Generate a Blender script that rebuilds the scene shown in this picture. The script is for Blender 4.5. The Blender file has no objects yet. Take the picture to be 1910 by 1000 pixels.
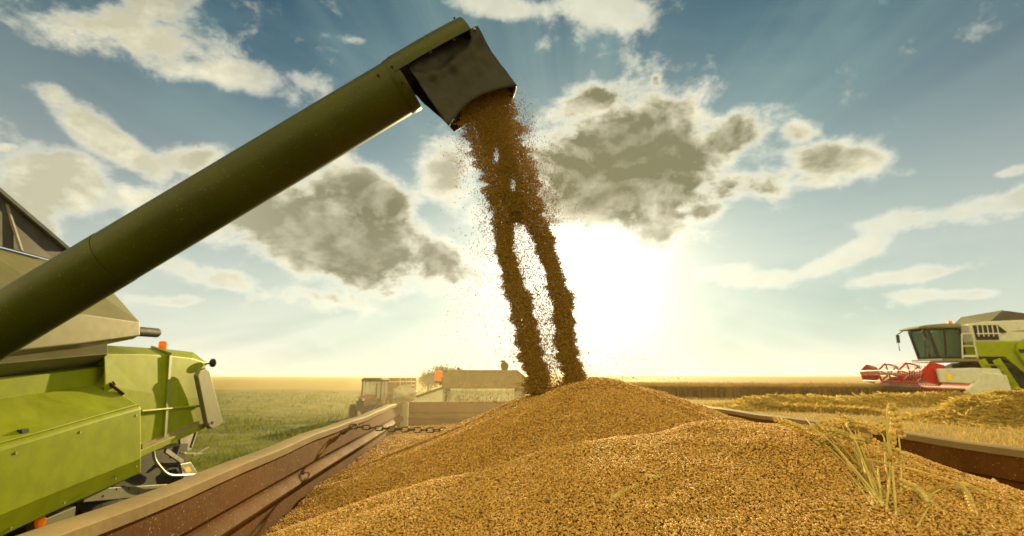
import bpy, math, random
import numpy as np
from mathutils import Vector, Matrix

random.seed(7)
RNG = np.random.default_rng(11)
R = math.radians
SC = bpy.context.scene
COL = SC.collection

# ------------------------------------------------------------------ camera
EYE = 2.5                      # the camera looks over the trailer, 2.5 m up
FPX = 1000.0                   # focal length in pixels of the 1910 px wide photograph
PITCH = math.atan(0.2)
YAW = R(4.32)                  # +Y is the long axis of the trailer; the view is turned to its right
cam = bpy.data.cameras.new("camera")
cam.sensor_width = 36.0
cam.lens = 36.0 * FPX / 1910.0
cam.clip_start = 0.02
cam.clip_end = 6000
cam.dof.use_dof = True
cam.dof.focus_distance = 1.1
cam.dof.aperture_fstop = 8.0
camo = bpy.data.objects.new("camera", cam)
COL.objects.link(camo)
camo.location = (0, 0, EYE)
camo.rotation_euler = (R(90) + PITCH, 0, -YAW)
SC.camera = camo

def ray(px, py):
    """direction in the world of a measured point of the photograph"""
    xc, yc = (px - 955.0) / FPX, (500.0 - py) / FPX
    up = math.sin(PITCH) + yc * math.cos(PITCH)
    fw = math.cos(PITCH) - yc * math.sin(PITCH)
    return Vector((xc * math.cos(YAW) + fw * math.sin(YAW), -xc * math.sin(YAW) + fw * math.cos(YAW), up))

def on(px, py, X=None, Y=None, Z=None):
    d = ray(px, py)
    if X is not None: t = X / d.x
    elif Y is not None: t = Y / d.y
    else: t = (Z - EYE) / d.z
    return Vector((0, 0, EYE)) + d * t

def azel(px, py):
    d = ray(px, py).normalized()
    return math.atan2(d.x, d.y), math.asin(d.z)

SUN_AZ, SUN_EL = azel(1070, 492)

# ------------------------------------------------------------------ world
W = bpy.data.worlds.new("World")
SC.world = W
W.use_nodes = True
wt = W.node_tree
wt.nodes.clear()

class E:
    """a float socket of a node tree with arithmetic"""
    tree = None
    def __init__(s, k): s.k = k
    @staticmethod
    def m(op, *a, clamp=False):
        n = E.tree.nodes.new("ShaderNodeMath"); n.operation = op; n.use_clamp = clamp
        for i, v in enumerate(a):
            if isinstance(v, E): E.tree.links.new(v.k, n.inputs[i])
            else: n.inputs[i].default_value = v
        return E(n.outputs[0])
    def __add__(s, o): return E.m("ADD", s, o)
    __radd__ = __add__
    def __sub__(s, o): return E.m("SUBTRACT", s, o)
    def __rsub__(s, o): return E.m("SUBTRACT", o, s)
    def __mul__(s, o): return E.m("MULTIPLY", s, o)
    __rmul__ = __mul__
    def __truediv__(s, o): return E.m("DIVIDE", s, o)
    def __pow__(s, o): return E.m("POWER", s, o)
    def clamp(s): return E.m("ADD", s, 0.0, clamp=True)
    def step(s, a, b):
        n = E.tree.nodes.new("ShaderNodeMapRange"); n.interpolation_type = "SMOOTHSTEP"
        E.tree.links.new(s.k, n.inputs[0]); n.inputs[1].default_value = a; n.inputs[2].default_value = b
        return E(n.outputs[0])

def mixc(f, a, b, mode="MIX"):
    n = E.tree.nodes.new("ShaderNodeMix"); n.data_type = "RGBA"; n.blend_type = mode; n.clamp_factor = True
    for i, v in ((0, f), (6, a), (7, b)):
        if isinstance(v, E): E.tree.links.new(v.k, n.inputs[i])
        elif isinstance(v, (int, float)): n.inputs[i].default_value = v
        else: n.inputs[i].default_value = (*v, 1)
    return E(n.outputs[2])

def comb(x, y, z):
    n = E.tree.nodes.new("ShaderNodeCombineXYZ")
    for i, v in enumerate((x, y, z)):
        if isinstance(v, E): E.tree.links.new(v.k, n.inputs[i])
        else: n.inputs[i].default_value = v
    return E(n.outputs[0])

def noise(v, scale, detail=6, rough=.55, dist=0.0, dims="3D", lac=2.0):
    n = E.tree.nodes.new("ShaderNodeTexNoise"); n.noise_dimensions = dims
    E.tree.links.new(v.k, n.inputs["Vector"])
    n.inputs["Scale"].default_value = scale; n.inputs["Detail"].default_value = detail
    n.inputs["Roughness"].default_value = rough; n.inputs["Distortion"].default_value = dist
    n.inputs["Lacunarity"].default_value = lac
    return E(n.outputs["Fac"])

E.tree = wt
tc = wt.nodes.new("ShaderNodeTexCoord")
sep = wt.nodes.new("ShaderNodeSeparateXYZ")
wt.links.new(tc.outputs["Generated"], sep.inputs[0])
dx, dy, dz = (E(o) for o in sep.outputs)
az = E.m("ARCTAN2", dx, dy)
el = E.m("ARCSINE", dz)
sd = Vector((math.sin(SUN_AZ) * math.cos(SUN_EL), math.cos(SUN_AZ) * math.cos(SUN_EL), math.sin(SUN_EL)))
ang = E.m("ARCCOSINE", E.m("MINIMUM", dx * sd.x + dy * sd.y + dz * sd.z, 0.999999))   # angle from the sun

sky = wt.nodes.new("ShaderNodeTexSky")
sky.sky_type = "NISHITA"; sky.sun_disc = False
sky.sun_elevation = SUN_EL; sky.sun_rotation = SUN_AZ
sky.air_density = 1.0; sky.dust_density = 1.0; sky.ozone_density = 1.5; sky.altitude = 100
SKYS = 0.06
base = mixc(1.0, E(sky.outputs[0]), mixc(E.m("EXPONENT", ang * ang * -9.0), (.062, .33, .39), (.33, .35, .31)), "MULTIPLY")
K = 0.6 / SKYS
def kc(r, g, b): return (r * K, g * K, b * K)
# pale warm veil towards the horizon and round the sun (thin high haze of the evening)
hor = E.m("EXPONENT", E.m("MAXIMUM", el, 0.0) * -3.5)
hor = hor * (1.0 - el.step(.22, .62) * .75)
base = mixc(hor * .92, base, kc(.96, .92, .74))
# crepuscular rays fanning out from the sun
th = E.m("ARCTAN2", el - SUN_EL, az - SUN_AZ)
rays = noise(comb(th * 1.0, ang * .18, 4.2), 3.4, 4, .58)
rayf = (rays - .42) * 2.6 * ang.step(.12, .45)
base = mixc((rayf * .60).clamp(), base, kc(.27, .40, .355))
base = mixc(((.38 - rays) * 4.0 * ang.step(.2, .5)).clamp() * .55, base, kc(.040, .13, .19))
# thin cirrus veil
veil = noise(comb(az * 1.0, el * 2.2, 9.0), 3.0, 5, .6, .4)
base = mixc(veil.step(.42, .75) * .24, base, kc(.24, .38, .35))

# cumulus: each bank sits at a direction of its own (azimuth, elevation, radii, turn, weight)
BANKS = [(230, 75, 185, 62, 14, 1.0), (430, 140, 160, 34, 10, .80), (560, 150, 80, 20, 8, .6), (290, 10, 70, 40, 0, .9),
         (110, 190, 60, 24, 35, .75), (200, 260, 130, 34, 32, 1.0), (370, 292, 75, 34, -6, 1.0),
         (120, 345, 115, 58, 10, 1.0), (30, 405, 110, 55, 12, 1.0), (245, 370, 80, 34, 10, .85), (10, 275, 26, 9, 0, .8),
         (640, 455, 240, 72, 12, 1.25), (690, 375, 120, 56, 20, 1.05), (800, 470, 90, 40, 12, 1.05), (430, 525, 170, 26, 14, .82),
         (330, 562, 120, 14, 4, .7), (560, 545, 120, 20, 8, .7),
         (835, 320, 62, 86, -8, .95), (880, 410, 60, 40, 0, .7),
         (1185, 310, 190, 104, -8, 1.35), (1100, 375, 110, 56, -6, 1.2), (1090, 195, 92, 32, -14, .95), (1360, 250, 95, 42, -22, 1.1),
         (1390, 345, 120, 32, -18, .82), (1300, 395, 110, 18, -12, .75),
         (1545, 295, 115, 38, 2, 1.0), (1490, 250, 46, 26, -10, .95), (1530, 335, 60, 18, 0, .75),
         (1770, 395, 210, 30, -12, .80), (1890, 375, 120, 24, -14, .8), (1590, 470, 120, 20, -26, .72), (1890, 320, 46, 12, -12, .75),
         (1690, 515, 110, 12, -8, .68), (1800, 548, 150, 12, -2, .66), (1420, 525, 80, 18, -6, .64), (1340, 510, 60, 16, -4, .6),
         (930, 12, 130, 24, 4, .76), (1130, 18, 105, 32, 0, .82), (1225, 150, 14, 22, 10, .55), (660, 75, 60, 10, 10, .4),
         # banks outside the photograph: overhead and behind
         (-320, 150, 300, 130, 20, 1.1), (-500, 450, 350, 120, 0, 1.1), (2300, 250, 300, 120, -10, 1.1), (900, -500, 320, 160, 0, 1.0)]
mask = None; heavy = None
for cx, cy, rx, ry, rot, wgt in BANKS:
    a0, e0 = azel(cx, cy)
    c, s = math.cos(R(rot)), math.sin(R(rot))
    rx *= 1.06; ry *= 1.12
    a1, e1 = azel(cx + rx * c, cy + rx * s)
    a2, e2 = azel(cx - ry * s, cy + ry * c)
    M = np.linalg.inv(np.array([[a1 - a0, a2 - a0], [e1 - e0, e2 - e0]]))
    u = (az - a0) * float(M[0, 0]) + (el - e0) * float(M[0, 1])
    v = (az - a0) * float(M[1, 0]) + (el - e0) * float(M[1, 1])
    g = E.m("EXPONENT", (u * u + v * v) * -0.85) * wgt
    if wgt >= .95:                                   # the deep banks, whose bodies shade themselves
        hv = E.m("EXPONENT", (u * u + v * v) * -0.42) * ((wgt - .70) * 2.2)
        heavy = hv if heavy is None else E.m("MAXIMUM", heavy, hv)
    mask = g if mask is None else E.m("SMOOTH_MAX", mask, g, 0.10)
nv = comb(az, el * 1.45, 2.7)
dxs, dys = (SUN_AZ - az), (SUN_EL - el)
inv = E.m("MAXIMUM", ang, .08)
nv2 = comb(az + dxs / inv * .020, (el + dys / inv * .020) * 1.45, 2.7)
def billow(v, sc, det, rg):
    n = E.tree.nodes.new("ShaderNodeTexVoronoi"); n.feature = "F1"; n.normalize = True
    E.tree.links.new(v.k, n.inputs["Vector"]); n.inputs["Scale"].default_value = sc
    n.inputs["Detail"].default_value = det; n.inputs["Roughness"].default_value = rg; n.inputs["Lacunarity"].default_value = 2.3
    return 1.0 - E(n.outputs["Distance"])
def warp(v, sc, amt):
    n = E.tree.nodes.new("ShaderNodeTexNoise"); E.tree.links.new(v.k, n.inputs["Vector"]); n.inputs["Scale"].default_value = sc; n.inputs["Detail"].default_value = 4
    m = E.tree.nodes.new("ShaderNodeVectorMath"); m.operation = "MULTIPLY_ADD"
    E.tree.links.new(n.outputs["Color"], m.inputs[0]); m.inputs[1].default_value = (amt, amt, amt); E.tree.links.new(v.k, m.inputs[2])
    return E(m.outputs[0])
wv, wv2 = warp(nv, 12, .05), warp(nv2, 12, .05)
big = noise(nv, 5.0, 3, .5, .4)                     # the lobes of a bank
fine = noise(nv, 12.0, 9, .66, .2)                  # its ragged edge
bilA, bilB = billow(wv, 13, 3.0, .55), billow(wv2, 13, 3.0, .55)   # cauliflower heads
dens = mask * .98 + (big - .5) * 1.5 + (fine - .5) * 1.20 + (bilA - .62) * .75 - .50
alpha = dens.step(-.14, .32)
thick = (dens + (mask - .8) * .10).step(.0, .40) * heavy.step(.15, .75)
core = (mask + (big - .5) * .8).step(.75, 1.15)
lumpA = noise(nv, 7.0, 5, .52, .3); lumpB = noise(nv2, 7.0, 5, .52, .3)
lit = ((lumpA - lumpB) * 3.2 + (bilA - bilB) * 1.0 + .14).clamp()          # the sides turned to the sun
near = E.m("EXPONENT", ang * -3.0)                   # nearer the sun
bright = mixc(near, kc(.97, .91, .68), kc(1.25, 1.15, .86))
dark = mixc((near * 1.3).clamp(), kc(.215, .21, .125), kc(.225, .205, .105))
front = ang.step(.38, .85)                           # far from the sun the clouds are lit from the side
shade = E.m("MAXIMUM", thick * (1.0 - lit * .95 * (1.0 - core * .50)) * (1.0 - front * .45), dens.step(.04, .30) * (1.0 - lit) * (.22 + .40 * front))
ccol = mixc(shade.clamp(), bright, dark)
cover = alpha * (.62 + .38 * (thick * 1.6).clamp())
skyc = mixc(cover.clamp(), base, ccol)
# the glare of the sun behind thin cloud
gl1 = E.m("EXPONENT", ang * ang * -80.0)
gl2 = E.m("EXPONENT", ang * -5.0)
low = (1.0 - (el - SUN_EL).step(.02, .10) * (thick * 1.0).clamp() * .97)
skyc = mixc(1.0, skyc, mixc((gl2 * low * .32).clamp(), (0, 0, 0), kc(1.0, .95, .80)), "ADD")
skyc = mixc(1.0, skyc, mixc((gl1 * low).clamp(), (0, 0, 0), kc(1.4, 1.32, 1.08)), "ADD")
# unseen bright cloud banks, added behind the camera as warm fill light
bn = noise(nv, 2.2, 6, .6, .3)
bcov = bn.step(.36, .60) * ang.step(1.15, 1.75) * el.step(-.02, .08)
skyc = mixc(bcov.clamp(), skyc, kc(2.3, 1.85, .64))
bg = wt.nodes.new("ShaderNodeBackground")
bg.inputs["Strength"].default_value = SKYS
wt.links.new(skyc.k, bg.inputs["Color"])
wo = wt.nodes.new("ShaderNodeOutputWorld")
wt.links.new(bg.outputs[0], wo.inputs["Surface"])
W.cycles.sampling_method = "MANUAL"; W.cycles.sample_map_resolution = 1024

# ------------------------------------------------------------------ sun
sl = bpy.data.lights.new("sun", "SUN")
sl.energy = 5.0
sl.angle = R(0.5)
sl.color = (1.0, .76, .33)
so = bpy.data.objects.new("sun", sl)
COL.objects.link(so)
so.rotation_euler = (R(90) - SUN_EL, 0, R(180) - SUN_AZ)
so.location = (0, 0, 30)

SC.view_settings.view_transform = "Standard"
SC.view_settings.look = "None"
SC.view_settings.gamma = 1
SC.view_settings.exposure = 0.95
SC.cycles.max_bounces = 6
SC.cycles.volume_bounces = 0
SC.cycles.use_denoising = True

# ------------------------------------------------------------------ materials
DUST = (.42, .34, .22)
def mat(name, col, rough=.5, metal=0.0, var=.15, vscale=6.0, bump=0.0, bscale=60.0, dirt=None, dirt_amt=.35, dirt_scale=4.0,
        trans=0.0, spec=.5, coat=0.0, speck=None, speck_amt=.0, speck_scale=160, settle=0.0):
    m = bpy.data.materials.new(name); m.use_nodes = True
    t = m.node_tree; E.tree = t
    p = t.nodes["Principled BSDF"]
    c = t.nodes.new("ShaderNodeTexCoord"); co = E(c.outputs["Object"])
    n1 = noise(co, vscale, 5, .6)
    k = mixc(n1.step(.3, .7), tuple(x * (1 - var) for x in col), tuple(min(1, x * (1 + var)) for x in col))
    if dirt:
        n2 = noise(co, dirt_scale, 8, .68, .4)
        k = mixc(n2.step(.45, .72) * dirt_amt, k, dirt)
    if speck:
        n3 = noise(co, speck_scale, 2, .5)
        k = mixc(n3.step(.66, .72) * speck_amt, k, speck)
    if settle:
        gn = t.nodes.new("ShaderNodeNewGeometry"); sn = t.nodes.new("ShaderNodeSeparateXYZ"); t.links.new(gn.outputs["Normal"], sn.inputs[0])
        k = mixc((E(sn.outputs[2]).step(.25, .9) * noise(co, 3.0, 7, .65).step(.25, .7) * settle).clamp(), k, DUST)
    t.links.new(k.k, p.inputs["Base Color"])
    nr = noise(co, vscale * 2.3, 4, .6)
    t.links.new((nr * .25 + (rough - .12)).clamp().k, p.inputs["Roughness"])
    p.inputs["Metallic"].default_value = metal
    p.inputs["Specular IOR Level"].default_value = spec
    p.inputs["Coat Weight"].default_value = coat
    if bump:
        b = t.nodes.new("ShaderNodeBump"); b.inputs["Strength"].default_value = bump; b.inputs["Distance"].default_value = .01
        t.links.new(noise(co, bscale, 4, .6).k, b.inputs["Height"]); t.links.new(b.outputs[0], p.inputs["Normal"])
    if trans:
        tr = t.nodes.new("ShaderNodeBsdfTranslucent"); t.links.new(k.k, tr.inputs["Color"])
        mx = t.nodes.new("ShaderNodeMixShader"); mx.inputs[0].default_value = trans
        t.links.new(p.outputs[0], mx.inputs[1]); t.links.new(tr.outputs[0], mx.inputs[2])
        t.links.new(mx.outputs[0], t.nodes["Material Output"].inputs["Surface"])
    return m

M = {}
M["lime"] = mat("lime_paint", (.245, .30, .0), .5, var=.10, dirt=(.22, .22, .008), dirt_amt=.4, coat=0, spec=.06, speck=(.5, .48, .15), speck_amt=.3, settle=.15)
M["roof_tan"] = mat("dusty_tan_roof", (.15, .11, .045), .7, dirt=(.26, .20, .10), dirt_amt=.5, spec=.1)
M["dull_red"] = mat("faded_red_paint", (.20, .055, .03), .6, dirt=DUST, dirt_amt=.5)
M["tube"] = mat("dark_green_paint", (.038, .044, .001), .42, var=.18, vscale=3, dirt=(.06, .048, .010), dirt_amt=.4, spec=.22, speck=(.3, .25, .12), speck_amt=.35, speck_scale=120)
M["tank"] = mat("beige_grey_paint", (.175, .168, .085), .55, var=.08, dirt=(.14, .115, .05), dirt_amt=.5, bump=.05, spec=.15)
M["black"] = mat("black_sheet", (.025, .021, .016), .55, var=.3, dirt=(.10, .08, .05), dirt_amt=.4)
M["rubber"] = mat("black_rubber_sheet", (.010, .0085, .006), .6, var=.25, vscale=9, bump=.8, bscale=7, dirt=(.030, .025, .015), dirt_amt=.5, spec=.4)
M["metal"] = mat("worn_steel", (.30, .28, .25), .45, metal=.6, var=.2, dirt=(.2, .15, .1), dirt_amt=.4)
M["dark"] = mat("dark_grimy_metal", (.014, .013, .010), .7, var=.3, spec=.25, dirt=(.05, .04, .022), dirt_amt=.4)
M["tyre"] = mat("tyre_rubber", (.018, .018, .016), .85, var=.2, spec=.2, dirt=(.09, .07, .045), dirt_amt=.6, bump=.2)
M["orange"] = mat("orange_lens", (1.0, .36, .01), .25, var=.08, trans=.6)
M["red"] = mat("red_paint", (.42, .008, .004), .5, var=.15, spec=.2, dirt=DUST, dirt_amt=.1)
M["white"] = mat("white_grey_paint", (.55, .56, .54), .5, var=.06, dirt=(.40, .36, .26), dirt_amt=.4)
M["yellow"] = mat("yellow_sticker", (.75, .55, .03), .5)
M["rail"] = mat("pale_trailer_rim", (.27, .20, .105), .6, var=.15, dirt=(.28, .16, .09), dirt_amt=.5, bump=.1, spec=.1)
M["wall"] = mat("rust_red_trailer_paint", (.125, .048, .010), .8, var=.2, vscale=4, spec=.05, dirt=(.19, .105, .022), dirt_amt=.45, dirt_scale=5, bump=.12, speck=(.55, .42, .28), speck_amt=.6)
M["post"] = mat("dusty_grey_post", (.42, .37, .30), .6, var=.15, dirt=DUST, dirt_amt=.5)
M["chain"] = mat("rusty_chain", (.10, .065, .035), .6, metal=.4, var=.3)
M["stem"] = mat("straw_stem", (.72, .58, .21), .7, var=.2, vscale=20, trans=.25, spec=.1)
M["ear"] = mat("wheat_ear_husk", (.66, .50, .19), .7, var=.3, vscale=60, trans=.2, spec=.1)
M["leafdry"] = mat("dry_leaf", (.50, .39, .13), .7, var=.25, vscale=30, trans=.3, spec=.1)
M["bark"] = mat("bark", (.10, .075, .05), .9, var=.3)
M["leaf"] = mat("shrub_leaf", (.085, .11, .025), .6, var=.35, vscale=2, trans=.35)
M["plastic"] = mat("crumpled_white_plastic", (.62, .58, .50), .45, var=.08, trans=.35)
M["chaff"] = mat("pale_chaff", (.58, .45, .22), .8, var=.3, vscale=30, trans=.25)

def glass(name, col, rough=.06):
    m = bpy.data.materials.new(name); m.use_nodes = True
    p = m.node_tree.nodes["Principled BSDF"]
    p.inputs["Base Color"].default_value = (*col, 1); p.inputs["Roughness"].default_value = rough
    p.inputs["Transmission Weight"].default_value = .75; p.inputs["IOR"].default_value = 1.1
    p.inputs["Specular IOR Level"].default_value = .8
    return m
M["glass"] = glass("tinted_cab_glass", (.22, .34, .28))
M["glass_pale"] = glass("pale_dusty_glass", (.85, .88, .80), .25)

def grain_mat(name, trans, tint=(1, 1, 1)):
    m = bpy.data.materials.new(name); m.use_nodes = True
    t = m.node_tree; E.tree = t; p = t.nodes["Principled BSDF"]
    oi = t.nodes.new("ShaderNodeObjectInfo")
    cr = t.nodes.new("ShaderNodeValToRGB"); e = cr.color_ramp.elements
    e[0].position = 0; e[0].color = (.33, .165, .040, 1); e[1].position = 1; e[1].color = (.74, .52, .21, 1)
    for pos, c in ((.25, (.47, .26, .066, 1)), (.6, (.60, .35, .098, 1)), (.88, (.64, .40, .125, 1))):
        x = e.new(pos); x.color = c
    t.links.new(oi.outputs["Random"], cr.inputs[0]); t.links.new(cr.outputs[0], p.inputs["Base Color"])
    for q in e: q.color = (*[min(1, v * w_) for v, w_ in zip(q.color[:3], tint)], 1)
    p.inputs["Roughness"].default_value = .5; p.inputs["Specular IOR Level"].default_value = .15
    if trans:
        tr = t.nodes.new("ShaderNodeBsdfTranslucent"); t.links.new(cr.outputs[0], tr.inputs["Color"])
        mx = t.nodes.new("ShaderNodeMixShader"); mx.inputs[0].default_value = trans
        t.links.new(p.outputs[0], mx.inputs[1]); t.links.new(tr.outputs[0], mx.inputs[2])
        t.links.new(mx.outputs[0], t.nodes["Material Output"].inputs["Surface"])
    return m
M["grain"] = grain_mat("wheat_grain", .2, (1.22, 1.26, 1.42))
M["grain_fall"] = grain_mat("falling_wheat_grain", .5, (.85, .93, .66))

def bed_mat():
    m = bpy.data.materials.new("grain_bed"); m.use_nodes = True
    t = m.node_tree; E.tree = t; p = t.nodes["Principled BSDF"]
    co = t.nodes.new("ShaderNodeTexCoord")
    v = t.nodes.new("ShaderNodeTexVoronoi"); v.inputs["Scale"].default_value = 190; v.inputs["Randomness"].default_value = 1
    t.links.new(co.outputs["Object"], v.inputs["Vector"])
    cr = t.nodes.new("ShaderNodeSeparateColor"); t.links.new(v.outputs["Color"], cr.inputs[0])
    a = mixc(E(cr.outputs[0]), (.26, .145, .04), (.44, .28, .09))
    a = mixc(E(v.outputs["Distance"]).step(.35, .75) * .7, a, (.10, .045, .012))  # bed colour darkened to stand for the shade in gaps between grains
    t.links.new(a.k, p.inputs["Base Color"]); p.inputs["Roughness"].default_value = .6
    b = t.nodes.new("ShaderNodeBump"); b.inputs["Strength"].default_value = .8; b.inputs["Distance"].default_value = .004; b.invert = True
    t.links.new(v.outputs["Distance"], b.inputs["Height"]); t.links.new(b.outputs[0], p.inputs["Normal"])
    return m
M["bed"] = bed_mat()

# ------------------------------------------------------------------ mesh helpers
class MB:
    """collects faces and links them as ONE mesh object"""
    def __init__(s): s.v = []; s.f = []
    def add(s, vs, fs):
        o = len(s.v); s.v += [tuple(v) for v in vs]; s.f += [tuple(i + o for i in f) for f in fs]; return s
    def box(s, c, d, rot=None):
        x, y, z = d[0] / 2, d[1] / 2, d[2] / 2
        vs = [Vector((a, b, e)) for a in (-x, x) for b in (-y, y) for e in (-z, z)]
        if rot is not None: vs = [rot @ v for v in vs]
        vs = [v + Vector(c) for v in vs]
        return s.add(vs, [(0, 1, 3, 2), (4, 6, 7, 5), (0, 4, 5, 1), (2, 3, 7, 6), (0, 2, 6, 4), (1, 5, 7, 3)])
    def bar(s, a, b, w, h=None, up=Vector((0, 0, 1))):
        a, b = Vector(a), Vector(b); d = (b - a); L = d.length; d.normalize()
        if abs(d.dot(up)) > .98: up = Vector((0, 1, 0))
        y = up.cross(d).normalized(); z = d.cross(y)
        return s.box((a + b) / 2, (L, w, h or w), Matrix((d, y, z)).transposed())
    def prism(s, poly, vec):
        """polygon (3D points) swept along vec"""
        n = len(poly); a = [Vector(p) for p in poly]; b = [p + Vector(vec) for p in a]
        return s.add(a + b, [tuple(range(n)), tuple(range(2 * n - 1, n - 1, -1))] + [(i, i + n, (i + 1) % n + n, (i + 1) % n) for i in range(n)])
    def loft(s, rows, cap=True):
        """rows of equal length, skinned; each row is a closed loop"""
        n = len(rows[0]); vs = [p for r in rows for p in r]; fs = []
        for k in range(len(rows) - 1):
            for i in range(n):
                j = (i + 1) % n; fs.append((k * n + i, k * n + j, (k + 1) * n + j, (k + 1) * n + i))
        if cap: fs += [tuple(range(n - 1, -1, -1)), tuple(range((len(rows) - 1) * n, len(rows) * n))]
        return s.add(vs, fs)
    def tube(s, pts, r, n=10, cap=True, flat=1.0):
        pts = [Vector(p) for p in pts]; rows = []
        rr = r if hasattr(r, "__len__") else [r] * len(pts)
        up = Vector((0.03, .02, 1))
        for i, p in enumerate(pts):
            d = (pts[min(i + 1, len(pts) - 1)] - pts[max(i - 1, 0)]).normalized()
            if abs(d.dot(up.normalized())) > .98: up = Vector((0.02, 1, .05))
            a = up.cross(d).normalized(); b = d.cross(a)
            rows.append([p + (a * math.cos(t) + b * math.sin(t) * flat) * rr[i] for t in (2 * math.pi * k / n for k in range(n))])
        return s.loft(rows, cap)
    def disc(s, c, axis, r, w, n=24, r2=None):
        c = Vector(c); a = Vector(axis).normalized()
        return s.tube([c - a * w / 2, c + a * w / 2], [r, r2 or r], n)
    def torus(s, c, axis, r, t, n=32, k=10, flat=1.0):
        c = Vector(c); a = Vector(axis).normalized(); u = a.orthogonal().normalized(); w = a.cross(u)
        vs, fs = [], []
        for i in range(n):
            th = 2 * math.pi * i / n; d = u * math.cos(th) + w * math.sin(th)
            for j in range(k):
                ph = 2 * math.pi * j / k
                vs.append(c + d * (r + t * math.cos(ph)) + a * (t * flat * math.sin(ph)))
        for i in range(n):
            for j in range(k):
                fs.append((i * k + j, ((i + 1) % n) * k + j, ((i + 1) % n) * k + (j + 1) % k, i * k + (j + 1) % k))
        return s.add(vs, fs)
    def ball(s, c, r, n=12, m=8):
        c = Vector(c); r = Vector((r, r, r)) if not hasattr(r, "__len__") else Vector(r)
        rows = []
        for i in range(1, m):
            p = math.pi * i / m
            rows.append([c + Vector((r.x * math.sin(p) * math.cos(2 * math.pi * k / n), r.y * math.sin(p) * math.sin(2 * math.pi * k / n), r.z * math.cos(p))) for k in range(n)])
        return s.loft(rows)
    def build(s, name, m, parent=None, smooth=False, bevel=0.0, origin=None):
        me = bpy.data.meshes.new(name)
        vs = s.v
        if origin is not None: vs = [(v[0] - origin[0], v[1] - origin[1], v[2] - origin[2]) for v in vs]
        me.from_pydata(vs, [], s.f); me.validate(); 
        import bmesh
        b = bmesh.new(); b.from_mesh(me); bmesh.ops.recalc_face_normals(b, faces=b.faces); b.to_mesh(me); b.free()
        me.materials.append(M[m] if isinstance(m, str) else m)
        o = bpy.data.objects.new(name, me); COL.objects.link(o)
        if origin is not None: o.location = origin
        if parent: o.parent = parent
        if smooth:
            me.polygons.foreach_set("use_smooth", [True] * len(me.polygons))
            try: me.set_sharp_from_angle(angle=R(40))
            except Exception: pass
        if bevel:
            bm = o.modifiers.new("bevel", "BEVEL"); bm.width = bevel; bm.segments = 2; bm.limit_method = "ANGLE"; bm.angle_limit = R(35)
        return o

def tag(o, label=None, cat=None, group=None, kind=None):
    if label: o["label"] = label
    if cat: o["category"] = cat
    if group: o["group"] = group
    if kind: o["kind"] = kind
    return o

def thing(name, label, cat, loc=(0, 0, 0), rz=0.0, group=None):
    o = bpy.data.objects.new(name, None); COL.objects.link(o); o.empty_display_size = .2
    o.location = loc; o.rotation_euler = (0, 0, rz)
    return tag(o, label, cat, group)

def raw_mesh(name, V, F, m, parent=None, smooth=False):
    """numpy vertices (n,3) and faces (m,k)"""
    me = bpy.data.meshes.new(name)
    k = F.shape[1]
    me.vertices.add(len(V)); me.vertices.foreach_set("co", np.ascontiguousarray(V, dtype=np.float32).ravel())
    me.loops.add(F.size); me.loops.foreach_set("vertex_index", np.ascontiguousarray(F, dtype=np.int32).ravel())
    me.polygons.add(len(F)); me.polygons.foreach_set("loop_start", np.arange(0, F.size, k, dtype=np.int32))
    if smooth: me.polygons.foreach_set("use_smooth", np.ones(len(F), dtype=bool))
    me.update(calc_edges=True)
    me.materials.append(M[m] if isinstance(m, str) else m)
    o = bpy.data.objects.new(name, me); COL.objects.link(o)
    if parent: o.parent = parent
    return o

def vnoise(x, y, seed=0, octaves=4, rough=.5):
    """value noise for shaping terrain and heaps"""
    x = np.asarray(x, float); y = np.asarray(y, float); out = np.zeros(np.broadcast(x, y).shape); amp = 1.0; tot = 0
    for o in range(octaves):
        xi = np.floor(x).astype(np.int64); yi = np.floor(y).astype(np.int64); fx = x - xi; fy = y - yi
        fx = fx * fx * (3 - 2 * fx); fy = fy * fy * (3 - 2 * fy)
        def h(a, b):
            n = (a * 374761393 + b * 668265263 + (seed + o) * 1442695041) & 0xffffffff
            n = ((n ^ (n >> 13)) * 1274126177) & 0xffffffff
            return ((n ^ (n >> 16)) & 0xffff) / 65535.0
        v = (h(xi, yi) * (1 - fx) + h(xi + 1, yi) * fx) * (1 - fy) + (h(xi, yi + 1) * (1 - fx) + h(xi + 1, yi + 1) * fx) * fy
        out += amp * v; tot += amp; amp *= rough; x = x * 2.03 + 7.1; y = y * 2.03 + 3.7
    return out / tot

def sstep(t): t = np.clip(t, 0, 1); return t * t * (3 - 2 * t)

# ------------------------------------------------------------------ ground
LOW, HIGH = -0.2, 1.33
def ground_z(x, y):
    x = np.asarray(x, float); y = np.asarray(y, float)
    t = sstep((x - 2.6) / 6.5)
    r = np.hypot(x, y)
    return LOW + (HIGH - LOW) * t + (vnoise(x * .3, y * .3, 3, 3) - .5) * .10 * np.clip(r / 10, 0, 1) * np.clip(200 / (r + 1), 0, 1)

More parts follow.
